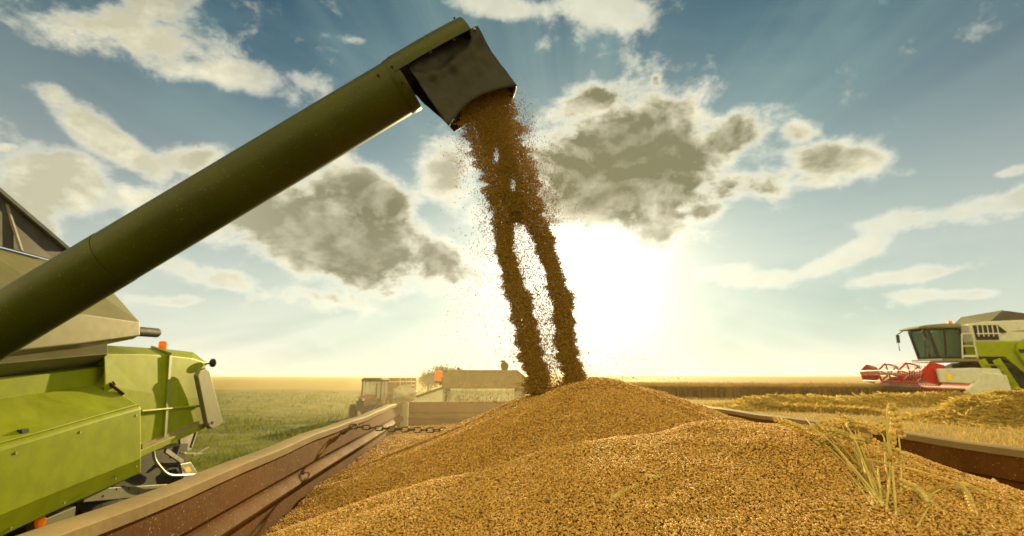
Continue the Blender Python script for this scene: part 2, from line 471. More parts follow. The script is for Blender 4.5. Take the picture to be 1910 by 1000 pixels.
def ground_mat():
    m = bpy.data.materials.new("field_ground"); m.use_nodes = True
    t = m.node_tree; E.tree = t; p = t.nodes["Principled BSDF"]
    g = t.nodes.new("ShaderNodeNewGeometry"); s = t.nodes.new("ShaderNodeSeparateXYZ")
    t.links.new(g.outputs["Position"], s.inputs[0]); x, y = E(s.outputs[0]), E(s.outputs[1])
    P = E(g.outputs["Position"])
    n1 = noise(P, .55, 6, .65); n2 = noise(P, 9, 5, .7); n3 = noise(P, .05, 4, .6)
    grass = mixc(n1.step(.3, .7), (.055, .08, .009), (.16, .16, .028))
    stub = mixc(n2.step(.3, .7), (.20, .125, .035), (.40, .28, .10))
    k = mixc(((x + n1 * 2.0) - 3.6).step(0, 2.0), grass, stub)
    w = y + (n3 - .5) * 90
    dry = mixc(n2, (.21, .155, .02), (.29, .22, .03))
    left = 1.0 - (x - y * .12).step(-6, 2)
    k = mixc(w.step(85, 125) * (1.0 - w.step(600, 700)) * left, k, dry)
    far = mixc(n3.step(.4, .6), (.075, .095, .02), (.14, .14, .035))
    k = mixc(w.step(650, 760) * left, k, far)
    gold = mixc(n1, (.26, .17, .05), (.38, .26, .09))
    k = mixc((x - y * .02).step(6, 14) * y.step(40, 60), k, gold)
    t.links.new(k.k, p.inputs["Base Color"]); p.inputs["Roughness"].default_value = .95; p.inputs["Specular IOR Level"].default_value = .1
    b = t.nodes.new("ShaderNodeBump"); b.inputs["Strength"].default_value = .6; b.inputs["Distance"].default_value = .05
    t.links.new(n2.k, b.inputs["Height"]); t.links.new(b.outputs[0], p.inputs["Normal"])
    return m

def build_ground():
    rad = np.concatenate([[0.0], np.geomspace(.8, 2600, 150)]); na = 320
    th = np.linspace(0, 2 * math.pi, na, endpoint=False)
    X = (rad[:, None] * np.sin(th)).ravel(); Y = (rad[:, None] * np.cos(th)).ravel()
    V = np.stack([X, Y, ground_z(X, Y)], 1)
    i = np.arange(len(rad) - 1)[:, None]; j = np.arange(na)[None]
    F = np.stack([i * na + j, i * na + (j + 1) % na, (i + 1) * na + (j + 1) % na, (i + 1) * na + j], -1).reshape(-1, 4)[:, ::-1]
    tag(raw_mesh("ground", V, F, ground_mat(), smooth=True), kind="structure")
build_ground()

def blade_mat(name, c0, c1, trans=.35, scale=.6):
    m = bpy.data.materials.new(name); m.use_nodes = True
    t = m.node_tree; E.tree = t; p = t.nodes["Principled BSDF"]
    g = t.nodes.new("ShaderNodeNewGeometry")
    n = noise(E(g.outputs["Position"]), scale, 4, .65); r = E(g.outputs["Random Per Island"])
    k = mixc((n.step(.3, .7) * .6 + r * .4).clamp(), c0, c1)
    t.links.new(k.k, p.inputs["Base Color"]); p.inputs["Roughness"].default_value = .7; p.inputs["Specular IOR Level"].default_value = .2
    tr = t.nodes.new("ShaderNodeBsdfTranslucent"); t.links.new(k.k, tr.inputs["Color"])
    mx = t.nodes.new("ShaderNodeMixShader"); mx.inputs[0].default_value = trans
    t.links.new(p.outputs[0], mx.inputs[1]); t.links.new(tr.outputs[0], mx.inputs[2])
    t.links.new(mx.outputs[0], t.nodes["Material Output"].inputs["Surface"])
    return m
M["grass"] = blade_mat("meadow_blade", (.042, .080, .005), (.22, .215, .028), .45, .28)
M["stubble"] = blade_mat("stubble_blade", (.34, .22, .055), (.58, .42, .13), .35, 1.5)
M["straw"] = blade_mat("straw_blade", (.46, .32, .07), (.76, .58, .18), .5, 1.5)
M["crop"] = blade_mat("wheat_blade", (.20, .12, .035), (.40, .26, .085), .3, .8)

def blades(name, P, H, Wd, lean, m, parent=None):
    """one bent blade (two quads ending narrow) per root point"""
    n = len(P)
    a = RNG.uniform(0, 2 * math.pi, n); side = np.stack([np.cos(a), np.sin(a), np.zeros(n)], 1) * (Wd / 2)[:, None]
    b = RNG.uniform(0, 2 * math.pi, n); ln = lean * RNG.uniform(.3, 1.0, n)
    dirv = np.stack([np.cos(b) * ln, np.sin(b) * ln, np.ones(n)], 1) * H[:, None]
    mid = P + dirv * .55; tip = P + dirv * np.array([1.35, 1.35, .95])
    V = np.stack([P - side, P + side, mid + side * .75, mid - side * .75, tip + side * .15, tip - side * .15], 1).reshape(-1, 3)
    o = np.arange(n)[:, None] * 6
    F = np.concatenate([o + np.array([0, 1, 2, 3]), o + np.array([3, 2, 4, 5])], 0)
    return raw_mesh(name, V, F, m, parent)

def polar_pts(n, r0, r1, a0, a1, power=1.0):
    """points spread so that they are about as dense in view at every distance"""
    u = RNG.uniform(0, 1, n); r = (r0 ** -power + u * (r1 ** -power - r0 ** -power)) ** (-1 / power)
    a = np.radians(RNG.uniform(a0, a1, n))
    return r * np.sin(a), r * np.cos(a), r

# meadow on the left of the trailer
x, y, r = polar_pts(110000, 4.5, 95, -62, 2)
keep = (x < -0.95) & ~((x > -6.4) & (x < -3.2) & (y < 7.6)); x, y, r = x[keep], y[keep], r[keep]
cl = vnoise(x * .45, y * .45, 21, 4)
h = (.12 + 1.1 * np.clip(cl - .42, 0, 1) + .5 * np.clip(vnoise(x * .12, y * .12, 29, 3) - .5, 0, 1)) * RNG.uniform(.6, 1.3, len(x))
tag(blades("meadow_grass", np.stack([x, y, ground_z(x, y) - .02], 1), h, .006 + r * .0011, .8, "grass"),
    "rough green meadow grass left of the trailer", "grass", kind="stuff")
# stubble on the right
x, y, r = polar_pts(60000, 4.0, 45, 18, 80)
keep = x > 3.0; x, y, r = x[keep], y[keep], r[keep]
tag(blades("stubble", np.stack([x, y, ground_z(x, y) - .01], 1), .12 * RNG.uniform(.5, 1.3, len(x)), .0035 + r * .0008, .6, "stubble"),
    "short golden stubble of the cut field right of the trailer", "stubble", kind="stuff")

# standing wheat beyond the stubble
def build_crop():
    # near edge of the uncut crop: a line from behind the trailer's tractor to the far combine's header
    A = on(1250, 741, Z=HIGH); B = on(1765, 746, Z=HIGH); A = Vector((A.x, A.y, 0)); B = Vector((B.x, B.y, 0))
    d = (B - A).normalized(); nrm = Vector((-d.y, d.x, 0)); nrm = nrm if nrm.y > 0 else -nrm
    n = 60000; L = (B - A).length
    s = RNG.uniform(-.3, 1.0, n) * L; q = RNG.exponential(3.5, n)
    x = A.x + d.x * s + nrm.x * q; y = A.y + d.y * s + nrm.y * q
    r = np.hypot(x, y)
    return blades("standing_wheat", np.stack([x, y, ground_z(x, y) - .02], 1), .70 * RNG.uniform(.8, 1.12, n), .006 + r * .0010, .18, "crop"), A, d, nrm, L
crop, CA, CD, CN, CL = build_crop()
tag(crop, "uncut ripe wheat standing beyond the stubble on the right", "wheat field", kind="stuff")
def crop_top():
    S = np.linspace(-.3, 1.0, 60) * CL; Q = np.concatenate([[.25], np.geomspace(.6, 900, 60)])
    X = CA.x + CD.x * S[:, None] + CN.x * Q[None]; Y = CA.y + CD.y * S[:, None] + CN.y * Q[None]
    Z = ground_z(X, Y) + .60 + (vnoise(X * 1.2, Y * 1.2, 5, 3) - .5) * .12
    V = np.stack([X, Y, Z], -1).reshape(-1, 3); nq = len(Q)
    V2 = V.reshape(60, nq, 3)[:, 0].copy(); V2[:, 2] -= .65
    V = np.concatenate([V, V2]); i = np.arange(59)[:, None]; j = np.arange(nq - 1)[None]
    F = np.stack([i * nq + j, (i + 1) * nq + j, (i + 1) * nq + j + 1, i * nq + j + 1], -1).reshape(-1, 4)
    b = 60 * nq; i = np.arange(59)
    F = np.concatenate([F, np.stack([i * nq, b + i, b + i + 1, (i + 1) * nq], -1)])
    raw_mesh("crop_body", V, F, mat("wheat_mass", (.27, .175, .055), .9, var=.3, vscale=1.2, bump=1.0, bscale=14), crop)
crop_top()

# straw windrows
def windrow(p0, p1, width, height, n, label, seed):
    p0, p1 = Vector(p0), Vector(p1); d = (p1 - p0); L = d.length; d /= L; q = Vector((-d.y, d.x, 0))
    o = thing("straw_windrow", label, "straw windrow", (p0.x, p0.y, float(ground_z(p0.x, p0.y))), group="straw windrows on the stubble field")
    def hgt(s, t):
        lump = vnoise(s * .9 + seed, t * .0 + seed, seed, 4, .6)
        lump2 = vnoise(s * 2.2, t * 2.2 + seed, seed + 4, 3)
        endt = sstep(s / 1.6) * sstep((L - s) / 1.6)
        return endt * height * (.30 + 1.15 * lump) * np.clip(1 - t * t, 0, 1) ** .8 * (.75 + .5 * lump2)
    ns, nt = int(L * 8), 24
    S, T = np.meshgrid(np.linspace(0, L, ns), np.linspace(-1, 1, nt), indexing="ij")
    wv = width * (.75 + .5 * vnoise(S * .5, S * 0 + 3, seed + 9, 3))
    X = p0.x + d.x * S + q.x * T * wv; Y = p0.y + d.y * S + q.y * T * wv
    Z = ground_z(X, Y) + hgt(S, T) - .03
    V = np.stack([X - p0.x, Y - p0.y, Z - o.location.z], -1).reshape(-1, 3)
    i = np.arange(ns - 1)[:, None]; j = np.arange(nt - 1)[None]
    F = np.stack([i * nt + j, (i + 1) * nt + j, (i + 1) * nt + j + 1, i * nt + j + 1], -1).reshape(-1, 4)
    raw_mesh("straw_body", V, F, mat("straw_mass", (.62, .46, .11), .9, var=.35, vscale=5, bump=.8, bscale=30), o, True)
    s = RNG.uniform(0, L, n); t = RNG.uniform(-1, 1, n)
    wv = width * (.75 + .5 * vnoise(s * .5, s * 0 + 3, seed + 9, 3))
    x = p0.x + d.x * s + q.x * t * wv; y = p0.y + d.y * s + q.y * t * wv
    z = ground_z(x, y) + hgt(s, t) - .04
    # straws lie any way, mostly flat
    a = RNG.uniform(0, 2 * math.pi, n); ln = RNG.uniform(.12, .34, n)
    up = np.abs(RNG.normal(0, .28, n)) + .03
    dv = np.stack([np.cos(a), np.sin(a), up], 1) * ln[:, None]
    sd_ = np.stack([-np.sin(a), np.cos(a), RNG.normal(0, .5, n)], 1) * (.005 + .0005 * np.hypot(x, y))[:, None]
    P = np.stack([x - p0.x, y - p0.y, z - o.location.z], 1) - dv * .3
    bow = np.stack([RNG.normal(0, .03, n), RNG.normal(0, .03, n), RNG.uniform(0, .05, n)], 1)
    V = np.stack([P - sd_, P + sd_, P + dv * .55 + bow + sd_, P + dv * .55 + bow - sd_, P + dv + sd_ * .6, P + dv - sd_ * .6], 1).reshape(-1, 3)
    o6 = np.arange(n)[:, None] * 6
    F = np.concatenate([o6 + np.array([0, 1, 2, 3]), o6 + np.array([3, 2, 4, 5])])
    tag(raw_mesh("loose_straw", V, F, "straw", o), kind="stuff")
def gp(px, py): p = on(px, py, Z=HIGH); return (p.x, p.y, HIGH)
windrow(gp(1330, 764), gp(2200, 742), 1.1, .40, 32000, "long low straw windrow lying nearest the far combine's wheels", 2)
windrow(gp(1745, 790), gp(2250, 776), 1.25, .66, 34000, "tall bushy straw windrow in front of the far combine, close to the trailer rim", 5)
windrow(gp(1290, 758), gp(1700, 776), .5, .16, 9000, "thin flat straw windrow just beyond the trailer rim", 8)

# trees on the horizon
def shrub(px, D, w, h, label, seed):
    d = ray(px, 700); p = Vector((d.x, d.y, 0)).normalized() * D; gz = float(ground_z(p.x, p.y))
    o = thing("shrub", label, "shrub", (p.x, p.y, gz), group="shrubs on the horizon")
    rg = np.random.default_rng(seed); tb = MB()
    blobs = []
    for k in range(7):
        c = Vector((rg.uniform(-w * .42, w * .42), rg.uniform(-w * .3, w * .3), h * rg.uniform(.45, .86)))
        blobs.append((c, h * rg.uniform(.14, .26)))
        tb.tube([(rg.uniform(-.2, .2), 0, -.1), (c.x * .5, c.y * .5, c.z * .55), c], [.09, .06, .02], 6)
    tb.build("trunk", "bark", o, True)
    n = 2600; Vs = np.zeros((n, 4, 3))
    for i in range(n):
        c, rr = blobs[rg.integers(0, 7)]
        v = rg.normal(0, 1, 3); v /= np.linalg.norm(v); q = np.array(c) + v * rr * rg.uniform(.3, 1.25) * np.array([1.5, 1.5, 1])
        q[2] = max(q[2], .1)
        a = rg.normal(0, 1, 3); b = rg.normal(0, 1, 3); s = .10
        Vs[i] = [q, q + a * s, q + (a + b) * s, q + b * s]
    raw_mesh("crown", Vs.reshape(-1, 3), np.arange(n * 4).reshape(-1, 4), "leaf", o)
shrub(800, 75, 3.2, 3.5, "round dusty shrub on the horizon, left of the orange beacon", 1)
shrub(835, 78, 4.5, 4.0, "wide dusty shrub on the horizon directly behind the orange beacon", 2)
shrub(872, 82, 4.0, 3.4, "low dusty shrub on the horizon above the towing tractor's roof", 3)

# ------------------------------------------------------------------ trailer
TL, TR, TF, TB = -0.62, 1.78, 5.2, -1.4       # inner faces: left, right, front, back
RIM = EYE - 0.233
trailer = thing("grain_trailer", "rust red farm trailer heaped with wheat, pale steel rims", "trailer", (0.58, 1.9, LOW))
TO = Vector((0.58, 1.9, LOW))
def tb_(mb, name, m, **k): 
    mb.v = [(v[0] - TO.x, v[1] - TO.y, v[2] - TO.z) for v in mb.v]
    return mb.build(name, m, trailer, **k)
# side wall profile, u = outward from the inner face, z down from the rim
PROF = [(.0, -.012), (.0, -.105), (.014, -.112), (.014, -.128), (-.012, -.140), (-.018, -.150), (-.012, -.162), (.012, -.176), (.012, -.262), (0, -.275), (0, -.80), (.045, -.80), (.045, -.012)]
def side_wall(x0, sg, label):
    w = MB(); rows = []
    ys = np.linspace(TB, TF - .06, 40)
    for yy in ys:
        rows.append([(x0 + sg * u + .004 * math.sin(yy * 2.1), yy, RIM + z) for u, z in PROF])
    w.loft(rows)
    o = tb_(w, "side_wall", "wall", smooth=True); o["label"] = label
    f = MB(); rows = []
    for yy in ys:
        dz = .003 * math.sin(yy * 3.3) + .002 * math.sin(yy * 9)
        rows.append([(x0 + sg * u + .004 * math.sin(yy * 2.1), yy, RIM + z + dz) for u, z in ((-.008, -.026), (-.010, -.004), (-.004, 0), (.046, 0), (.052, -.004), (.052, -.026))])
    f.loft(rows)
    o2 = f.build("rim", "rail", o, smooth=True, origin=None)
    o2.data.transform(Matrix.Translation((-TO.x, -TO.y, -TO.z)))
    return o
side_wall(TL, -1, "sunlit left side wall with a pressed rib")
side_wall(TR, 1, "shaded dark right side wall with a pale rim")
w = MB()
w.loft([[(xx, TF + u, RIM + z) for u, z in PROF] for xx in np.linspace(TL + .05, TR - .05, 12)])
tb_(w, "front_wall", "wall", smooth=True)
w = MB(); w.box(((TL + TR) / 2, TB - .03, RIM - .4), (TR - TL, .05, .8)); tb_(w, "tailgate", "wall")
w = MB(); w.box(((TL + TR) / 2, (TB + TF) / 2, RIM - .83), (TR - TL + .1, TF - TB, .06)); tb_(w, "floor", "dark")
for xx in (TL - .005, TR + .005):
    w = MB(); w.box((xx, TF + .0, RIM - .40), (.095, .10, .86)); tb_(w, "corner_post", "post", bevel=.008)
w = MB()
for xx in (-.15, 1.3): w.box((xx, 1.9, RIM - .95), (.1, 6.2, .18))
w.bar((.58, 5.0, RIM - 1.0), (.38, 7.0, .55), .12); tb_(w, "chassis", "dark")
for yy in (.6, 3.6):
    for xx in (-.35, 1.5):
        w = MB(); w.torus((xx, yy, LOW + .45), (1, 0, 0), .32, .13, 28, 10); wh = tb_(w, "wheel", "tyre", smooth=True)
        h = MB(); h.disc((xx - TO.x, yy - TO.y, .45), (1, 0, 0), .22, .16, 18); h.build("rim", "metal", wh)

# crumpled plastic on the corner post
def crumple():
    rg = np.random.default_rng(4); n, m = 26, 16; V = []
    c = Vector((TL + .01, TF - .01, RIM + .068))
    for i in range(m + 1):
        p = math.pi * i / m
        for k in range(n):
            t = 2 * math.pi * k / n
            rr = 1 + .55 * (vnoise(np.array([k * .8]), np.array([i * .8]), 31, 3)[0] - .5) * 2
            V.append((.105 * rr * math.sin(p) * math.cos(t), .085 * rr * math.sin(p) * math.sin(t), .066 * rr * math.cos(p)))
    F = [[i * n + k, i * n + (k + 1) % n, (i + 1) * n + (k + 1) % n, (i + 1) * n + k] for i in range(m) for k in range(n)]
    o = raw_mesh("plastic_bag", np.array(V), np.array(F), "plastic"); o.location = c
    tag(o, "crumpled white plastic bag caught on the trailer's front corner post", "plastic bag")
crumple()

# chain across the trailer
def chain():
    a = on(646, 788, X=TL + .02); 
    y0 = a.y; z0 = RIM - .012
    o = thing("chain", "rusty steel chain stretched from the left trailer rim into the wheat", "chain", (TL, y0, z0))
    hk = MB(); hk.tube([(.0, 0, -.03), (.012, -.004, -.03), (.03, -.004, -.012), (.045, 0, -.002)], .008, 8); hk.build("hook", "chain", o, True)
    n = 30; pitch = .031
    for k in range(n):
        x = .055 + k * pitch; sag = -.020 * math.sin(math.pi * k / (n - 1)) - .0
        m = MB(); pts = []
        for q in range(17):
            t = 2 * math.pi * q / 16; 
            pts.append((math.copysign(.0105, math.cos(t)) * (1 if abs(math.cos(t)) > 0 else 0) + .0095 * math.cos(t), .0115 * math.sin(t)))
        rows = []
        for q in range(16):
            p = pts[q]; nx = pts[(q + 1) % 16]; pv = pts[q - 1]
            dv = Vector((nx[0] - pv[0], 0, nx[1] - pv[1])).normalized(); sdv = Vector((0, 1, 0)); nn = dv.cross(sdv)
            rows.append([Vector((p[0], 0, p[1])) + (sdv * math.cos(f) + nn * math.sin(f)) * .0031 for f in (2 * math.pi * e / 6 for e in range(6))])
        rows.append(rows[0]); m.loft(rows, False)
        ln = m.build("link", "chain", o, True); ln.location = (x, 0, sag); ln.rotation_euler = (R(18 if k % 2 == 0 else 100) + random.uniform(-.2, .2), 0, 0)
chain()

# ------------------------------------------------------------------ heap of wheat
_px = np.array([-.70, -.45, -.2, .15, .5, .74, .91, 1.07, 1.24, 1.5, 1.82])
_pz = np.array([-.43, -.32, -.245, -.186, -.140, -.120, -.152, -.203, -.285, -.385, -.47])
_sx = np.linspace(-.8, 1.9, 400); _sz = np.interp(_sx, _px, _pz)
_k = np.exp(-np.linspace(-2, 2, 41) ** 2); _k /= _k.sum(); _sz = np.convolve(np.pad(_sz, 20, mode="edge"), _k, "valid")
def heap(x, y):
    x = np.asarray(x, float); y = np.asarray(y, float)
    r = np.hypot((x - .60) * np.where(x > .6, .92, 1.0), (y - 2.55) * .95)
    c1 = -.012 - .46 * (np.sqrt(r * r + .20 ** 2) - .20) + .05 * np.clip(r - .65, 0, 3) 
    yr = 1.22 + .10 * np.sin(x * 2.2 + .4)
    dyf = np.clip(yr - y, 0, 9); dyb = np.clip(y - yr, 0, 9)
    c2 = np.interp(x, _sx, _sz) - .16 * (np.sqrt(dyf ** 2 + .16 ** 2) - .16) - .42 * (np.sqrt(dyb ** 2 + .10 ** 2) - .10)
    base = np.full(x.shape, -.455)
    k = .018
    def smax(a, b): 
        m_ = np.maximum(a, b); return m_ + k * np.log(np.exp((a - m_) / k) + np.exp((b - m_) / k))
    z = smax(smax(c1, c2), base)
    z = z + (vnoise(x * 2.6, y * 2.6, 41, 3) - .5) * .045 + (vnoise(x * 9, y * 9, 43, 3) - .5) * .014
    # small avalanche terraces running down from the peak
    a = np.arctan2(y - 2.55, x - .6)
    z = z + (vnoise(a * 7 + 20, r * 2.2, 45, 3) - .5) * .030 * np.clip(r * 2.2, 0, 1)
    return EYE + z
def heap_hit(px, py):
    d = ray(px, py); t = np.linspace(.3, 6, 3000); z = EYE + d.z * t - heap(d.x * t, d.y * t)
    ins = (d.x * t > TL) & (d.x * t < TR)
    i = np.where((z < 0) & ins)[0]
    return None if len(i) == 0 else Vector((d.x * t[i[0]], d.y * t[i[0]], EYE + d.z * t[i[0]]))

def build_heap():
    xs = np.linspace(TL + .004, TR - .004, 300); ys = np.linspace(TB + .004, TF - .004, 720)
    X, Y = np.meshgrid(xs, ys, indexing="ij")
    Z = heap(X, Y) - .0032
    HO = np.array([.58, 1.9, EYE - .5])
    V = np.stack([X, Y, Z], -1).reshape(-1, 3) - HO
    n = len(ys); i = np.arange(len(xs) - 1)[:, None]; j = np.arange(n - 1)[None]
    F = np.stack([i * n + j, (i + 1) * n + j, (i + 1) * n + j + 1, i * n + j + 1], -1).reshape(-1, 4)
    o = raw_mesh("wheat_heap", V, F, "bed", smooth=True); o.location = HO
    tag(o, "heap of golden brown wheat grain filling the rust red trailer", "grain heap", kind="stuff")
    return o, HO
HEAP, HO = build_heap()

def scatter(name, P, rot, scl, dims, m, seg=8, rings=5, parent=None):
    """grains on points: geometry nodes, for what nobody could count"""
    me = bpy.data.meshes.new(name)
    me.vertices.add(len(P)); me.vertices.foreach_set("co", np.ascontiguousarray(P, dtype=np.float32).ravel())
    for an, arr in (("grain_rot", rot), ("grain_scl", scl)):
        at = me.attributes.new(an, "FLOAT_VECTOR", "POINT"); at.data.foreach_set("vector", np.ascontiguousarray(arr, dtype=np.float32).ravel())
    me.materials.append(M[m])
    o = bpy.data.objects.new(name, me); COL.objects.link(o)
    if parent: o.parent = parent
    g = bpy.data.node_groups.new(name, "GeometryNodeTree")
    g.interface.new_socket("Geometry", in_out="INPUT", socket_type="NodeSocketGeometry")
    g.interface.new_socket("Geometry", in_out="OUTPUT", socket_type="NodeSocketGeometry")
    N = g.nodes.new; L = g.links.new
    gi, go = N("NodeGroupInput"), N("NodeGroupOutput")
    sp = N("GeometryNodeMeshUVSphere"); sp.inputs["Segments"].default_value = seg; sp.inputs["Rings"].default_value = rings; sp.inputs["Radius"].default_value = 1.0
    tf = N("GeometryNodeTransform"); tf.inputs["Scale"].default_value = dims
    sm = N("GeometryNodeSetMaterial"); sm.inputs["Material"].default_value = M[m]
    ss = N("GeometryNodeSetShadeSmooth")
    ip = N("GeometryNodeInstanceOnPoints")
    r_ = N("GeometryNodeInputNamedAttribute"); r_.data_type = "FLOAT_VECTOR"; r_.inputs["Name"].default_value = "grain_rot"
    s_ = N("GeometryNodeInputNamedAttribute"); s_.data_type = "FLOAT_VECTOR"; s_.inputs["Name"].default_value = "grain_scl"
    er = N("FunctionNodeEulerToRotation")
    L(sp.outputs["Mesh"], tf.inputs["Geometry"]); L(tf.outputs[0], sm.inputs["Geometry"]); L(sm.outputs[0], ss.inputs["Geometry"])
    L(ss.outputs[0], ip.inputs["Instance"]); L(gi.outputs[0], ip.inputs["Points"])
    L(r_.outputs["Attribute"], er.inputs[0]); L(er.outputs[0], ip.inputs["Rotation"]); L(s_.outputs["Attribute"], ip.inputs["Scale"])
    L(ip.outputs[0], go.inputs[0])
    md = o.modifiers.new("grains", "NODES"); md.node_group = g
    return o

GR = (.0028, .00145, .0013)      # half axes of one grain of wheat
def heap_grains():
    XS, YS, SS = [], [], []
    for r0, r1, dens, sc in ((.35, .75, 135000, 1.0), (.75, 1.15, 125000, 1.0), (1.15, 1.7, 95000, 1.08), (1.7, 2.4, 55000, 1.3), (2.4, 3.4, 24000, 1.65), (3.4, 5.3, 9000, 2.3)):
        a0, a1 = math.radians(-52), math.radians(64)
        n = int(dens * (a1 - a0) / 2 * (r1 * r1 - r0 * r0))
        rr = np.sqrt(RNG.uniform(r0 * r0, r1 * r1, n)); a = RNG.uniform(a0, a1, n)
        x, y = rr * np.sin(a), rr * np.cos(a)
        k = (x > TL + .003) & (x < TR - .003)
        XS.append(x[k]); YS.append(y[k]); SS.append(np.full(k.sum(), sc))
    x = np.concatenate(XS); y = np.concatenate(YS); s = np.concatenate(SS); n = len(x)
    z = heap(x, y) + RNG.uniform(-.0024, .0026, n) * s
    rot = np.stack([RNG.uniform(0, 6.28, n), RNG.normal(0, .5, n), RNG.uniform(0, 6.28, n)], 1)
    scl = s[:, None] * RNG.uniform(.85, 1.15, (n, 1)) * RNG.uniform(.92, 1.08, (n, 3))
    o = scatter("loose_grain", np.stack([x, y, z], 1) - HO, rot, scl, GR, "grain", 8, 6, HEAP)
    tag(o, kind="stuff")
heap_grains()

def chaff():
    n = 2600
    r = np.sqrt(RNG.uniform(.4 ** 2, 2.9 ** 2, n)); a = np.radians(RNG.uniform(-50, 62, n))
    x, y = r * np.sin(a), r * np.cos(a); k = (x > TL + .02) & (x < TR - .02); x, y, r = x[k], y[k], r[k]; n = len(x)
    P = np.stack([x, y, heap(x, y) + .003], 1) - HO
    t = RNG.uniform(0, 6.28, n); L = RNG.uniform(.003, .008, n) * (1 + .25 * r); L[: n // 14] *= 2.2
    u = np.stack([np.cos(t), np.sin(t), RNG.normal(0, .3, n)], 1) * L[:, None]
    v = np.stack([-np.sin(t), np.cos(t), RNG.normal(0, .4, n)], 1) * (L * RNG.uniform(.18, .45, n))[:, None]
    v[: n // 14] *= .3
    up = np.array([0, 0, .0018])
    V = np.stack([P - u, P - v + up, P + u, P + v + up], 1).reshape(-1, 3)
    o = raw_mesh("chaff", V, np.arange(n * 4).reshape(-1, 4), "chaff", HEAP)
    tag(o, kind="stuff")
chaff()

# ------------------------------------------------------------------ falling grain
YS_ = 2.53
def falling():
    LS = np.array([(880, 185, 42), (895, 235, 42), (910, 285, 42), (926, 350, 36), (939, 402, 28), (944, 446, 19), (952, 490, 20), (968, 546, 27), (992, 635, 26), (1002, 730, 29)], float)
    RS = np.array([(922, 180, 36), (940, 235, 40), (952, 285, 42), (972, 345, 40), (990, 402, 33), (1018, 446, 23), (1030, 485, 21), (1049, 546, 24), (1062, 640, 23), (1069, 722, 27)], float)
    pts, cnt = [], 0
    def strand(S, n, spread, core=True, y0=165, y1=735, bias=0.0, dens=None):
        yy = RNG.uniform(y0, y1, n * 2)
        if dens is not None: yy = yy[RNG.uniform(0, 1, len(yy)) < dens(yy)]
        yy = yy[:n]; n_ = len(yy)
        cx = np.interp(yy, S[:, 1], S[:, 0]); hw = np.interp(yy, S[:, 1], S[:, 2])
        wob = (vnoise(yy * .03, yy * 0, 51, 3) - .5) * 28
        q = RNG.uniform(-1, 1, n_) if core else RNG.normal(0, 1, n_)
        edge = RNG.uniform(0, 1, n_) < .09
        q = np.where(edge, RNG.normal(0, .55, n_), q * np.sqrt(RNG.uniform(.3, 1, n_)) * .93) if core else q
        wob = wob + np.sign(q) * (vnoise(yy * .09 + np.sign(q) * 40, yy * 0 + 2, 53, 4, .7) - .5) * hw * 1.15 * np.abs(q)
        px = cx + wob + hw * spread * q + bias
        th = RNG.uniform(-1, 1, n_) * np.sqrt(np.clip(1 - np.clip(q, -1, 1) ** 2, .05, 1)) * hw / 1000 * 2.5 * 1.1
        return px, yy, th
    MS = np.array([(905, 175, 44), (917, 235, 40), (930, 285, 33), (948, 345, 28), (960, 385, 24), (966, 415, 10)], float)
    out = [strand(MS, 34000, 1.0, y0=165, y1=415), strand(LS, 75000, 1.0), strand(RS, 75000, 1.0),
           strand(LS, 2600, .9, False, 185), strand(RS, 2600, .85, False, 185),
           strand(LS, 1500, 2.0, False, 420, 740, -8), strand(RS, 900, 1.8, False, 250, 470, 14)]
    # thin veil between the strands
    n = 8500; yy = RNG.uniform(405, 735, n); l = np.interp(yy, LS[:, 1], LS[:, 0]); r = np.interp(yy, RS[:, 1], RS[:, 0])
    out.append((l + (r - l) * RNG.beta(1.0, 1.35, n), yy, RNG.uniform(-.06, .06, n)))
    # wisps torn off on the right, at the skirt and half way down
    for cx, cy, sx, sy, n in ((975, 235, 10, 30, 420), (988, 250, 7, 22, 160), (1030, 400, 9, 32, 420), (1012, 360, 14, 40, 260), (860, 290, 7, 30, 260), (905, 400, 10, 40, 300)):
        out.append((RNG.normal(cx, sx, n), RNG.normal(cy, sy, n), RNG.uniform(-.05, .05, n)))
    # grains bouncing off the top of the heap
    n = 260; px = RNG.normal(1160, 60, n); out.append((px, 708 - RNG.exponential(22, n), RNG.uniform(-.25, .2, n)))
    n = 500; px = RNG.normal(900, 45, n); out.append((px, 752 - RNG.exponential(9, n), RNG.uniform(-.15, .3, n)))
    px = np.concatenate([o[0] for o in out]); py = np.concatenate([o[1] for o in out]); th = np.concatenate([o[2] for o in out])
    # holes where the light shows through
    ex = np.zeros(len(px), bool)
    for cx, cy, rx, ry, p in ((926, 290, 8, 20, .97), (957, 345, 8, 20, .93), (978, 438, 9, 22, .6)):
        ex |= RNG.uniform(0, 1, len(px)) < p * np.exp(-.8 * (((px - cx) / rx) ** 2 + ((py - cy) / ry) ** 2) ** 1.5)
    # density streaks along the fall
    stv = vnoise(px * .12 - py * .035, py * .012, 61, 3)
    ex |= RNG.uniform(0, 1, len(px)) < np.clip((stv - .60) * 2.0, 0, .55)
    px, py, th = px[~ex], py[~ex], th[~ex]
    xc = (px - 955) / FPX; yc = (500 - py) / FPX
    up = math.sin(PITCH) + yc * math.cos(PITCH); fw = math.cos(PITCH) - yc * math.sin(PITCH)
    dX = xc * math.cos(YAW) + fw * math.sin(YAW); dY = -xc * math.sin(YAW) + fw * math.cos(YAW)
    t = (YS_ + th) / dY
    P = np.stack([dX * t, dY * t, EYE + up * t], 1)
    P = P[P[:, 2] > heap(P[:, 0], P[:, 1])]
    n = len(P); O = np.array([.3, YS_, EYE])
    rot = np.stack([RNG.uniform(0, 6.28, n), RNG.normal(1.25, .35, n), RNG.uniform(0, 6.28, n)], 1)
    scl = RNG.uniform(.85, 1.2, (n, 1)) * np.ones((1, 3)); scl[:, 0] *= 1.15
    o = scatter("falling_grain", P - O, rot, scl, GR, "grain_fall", 6, 5); o.location = O
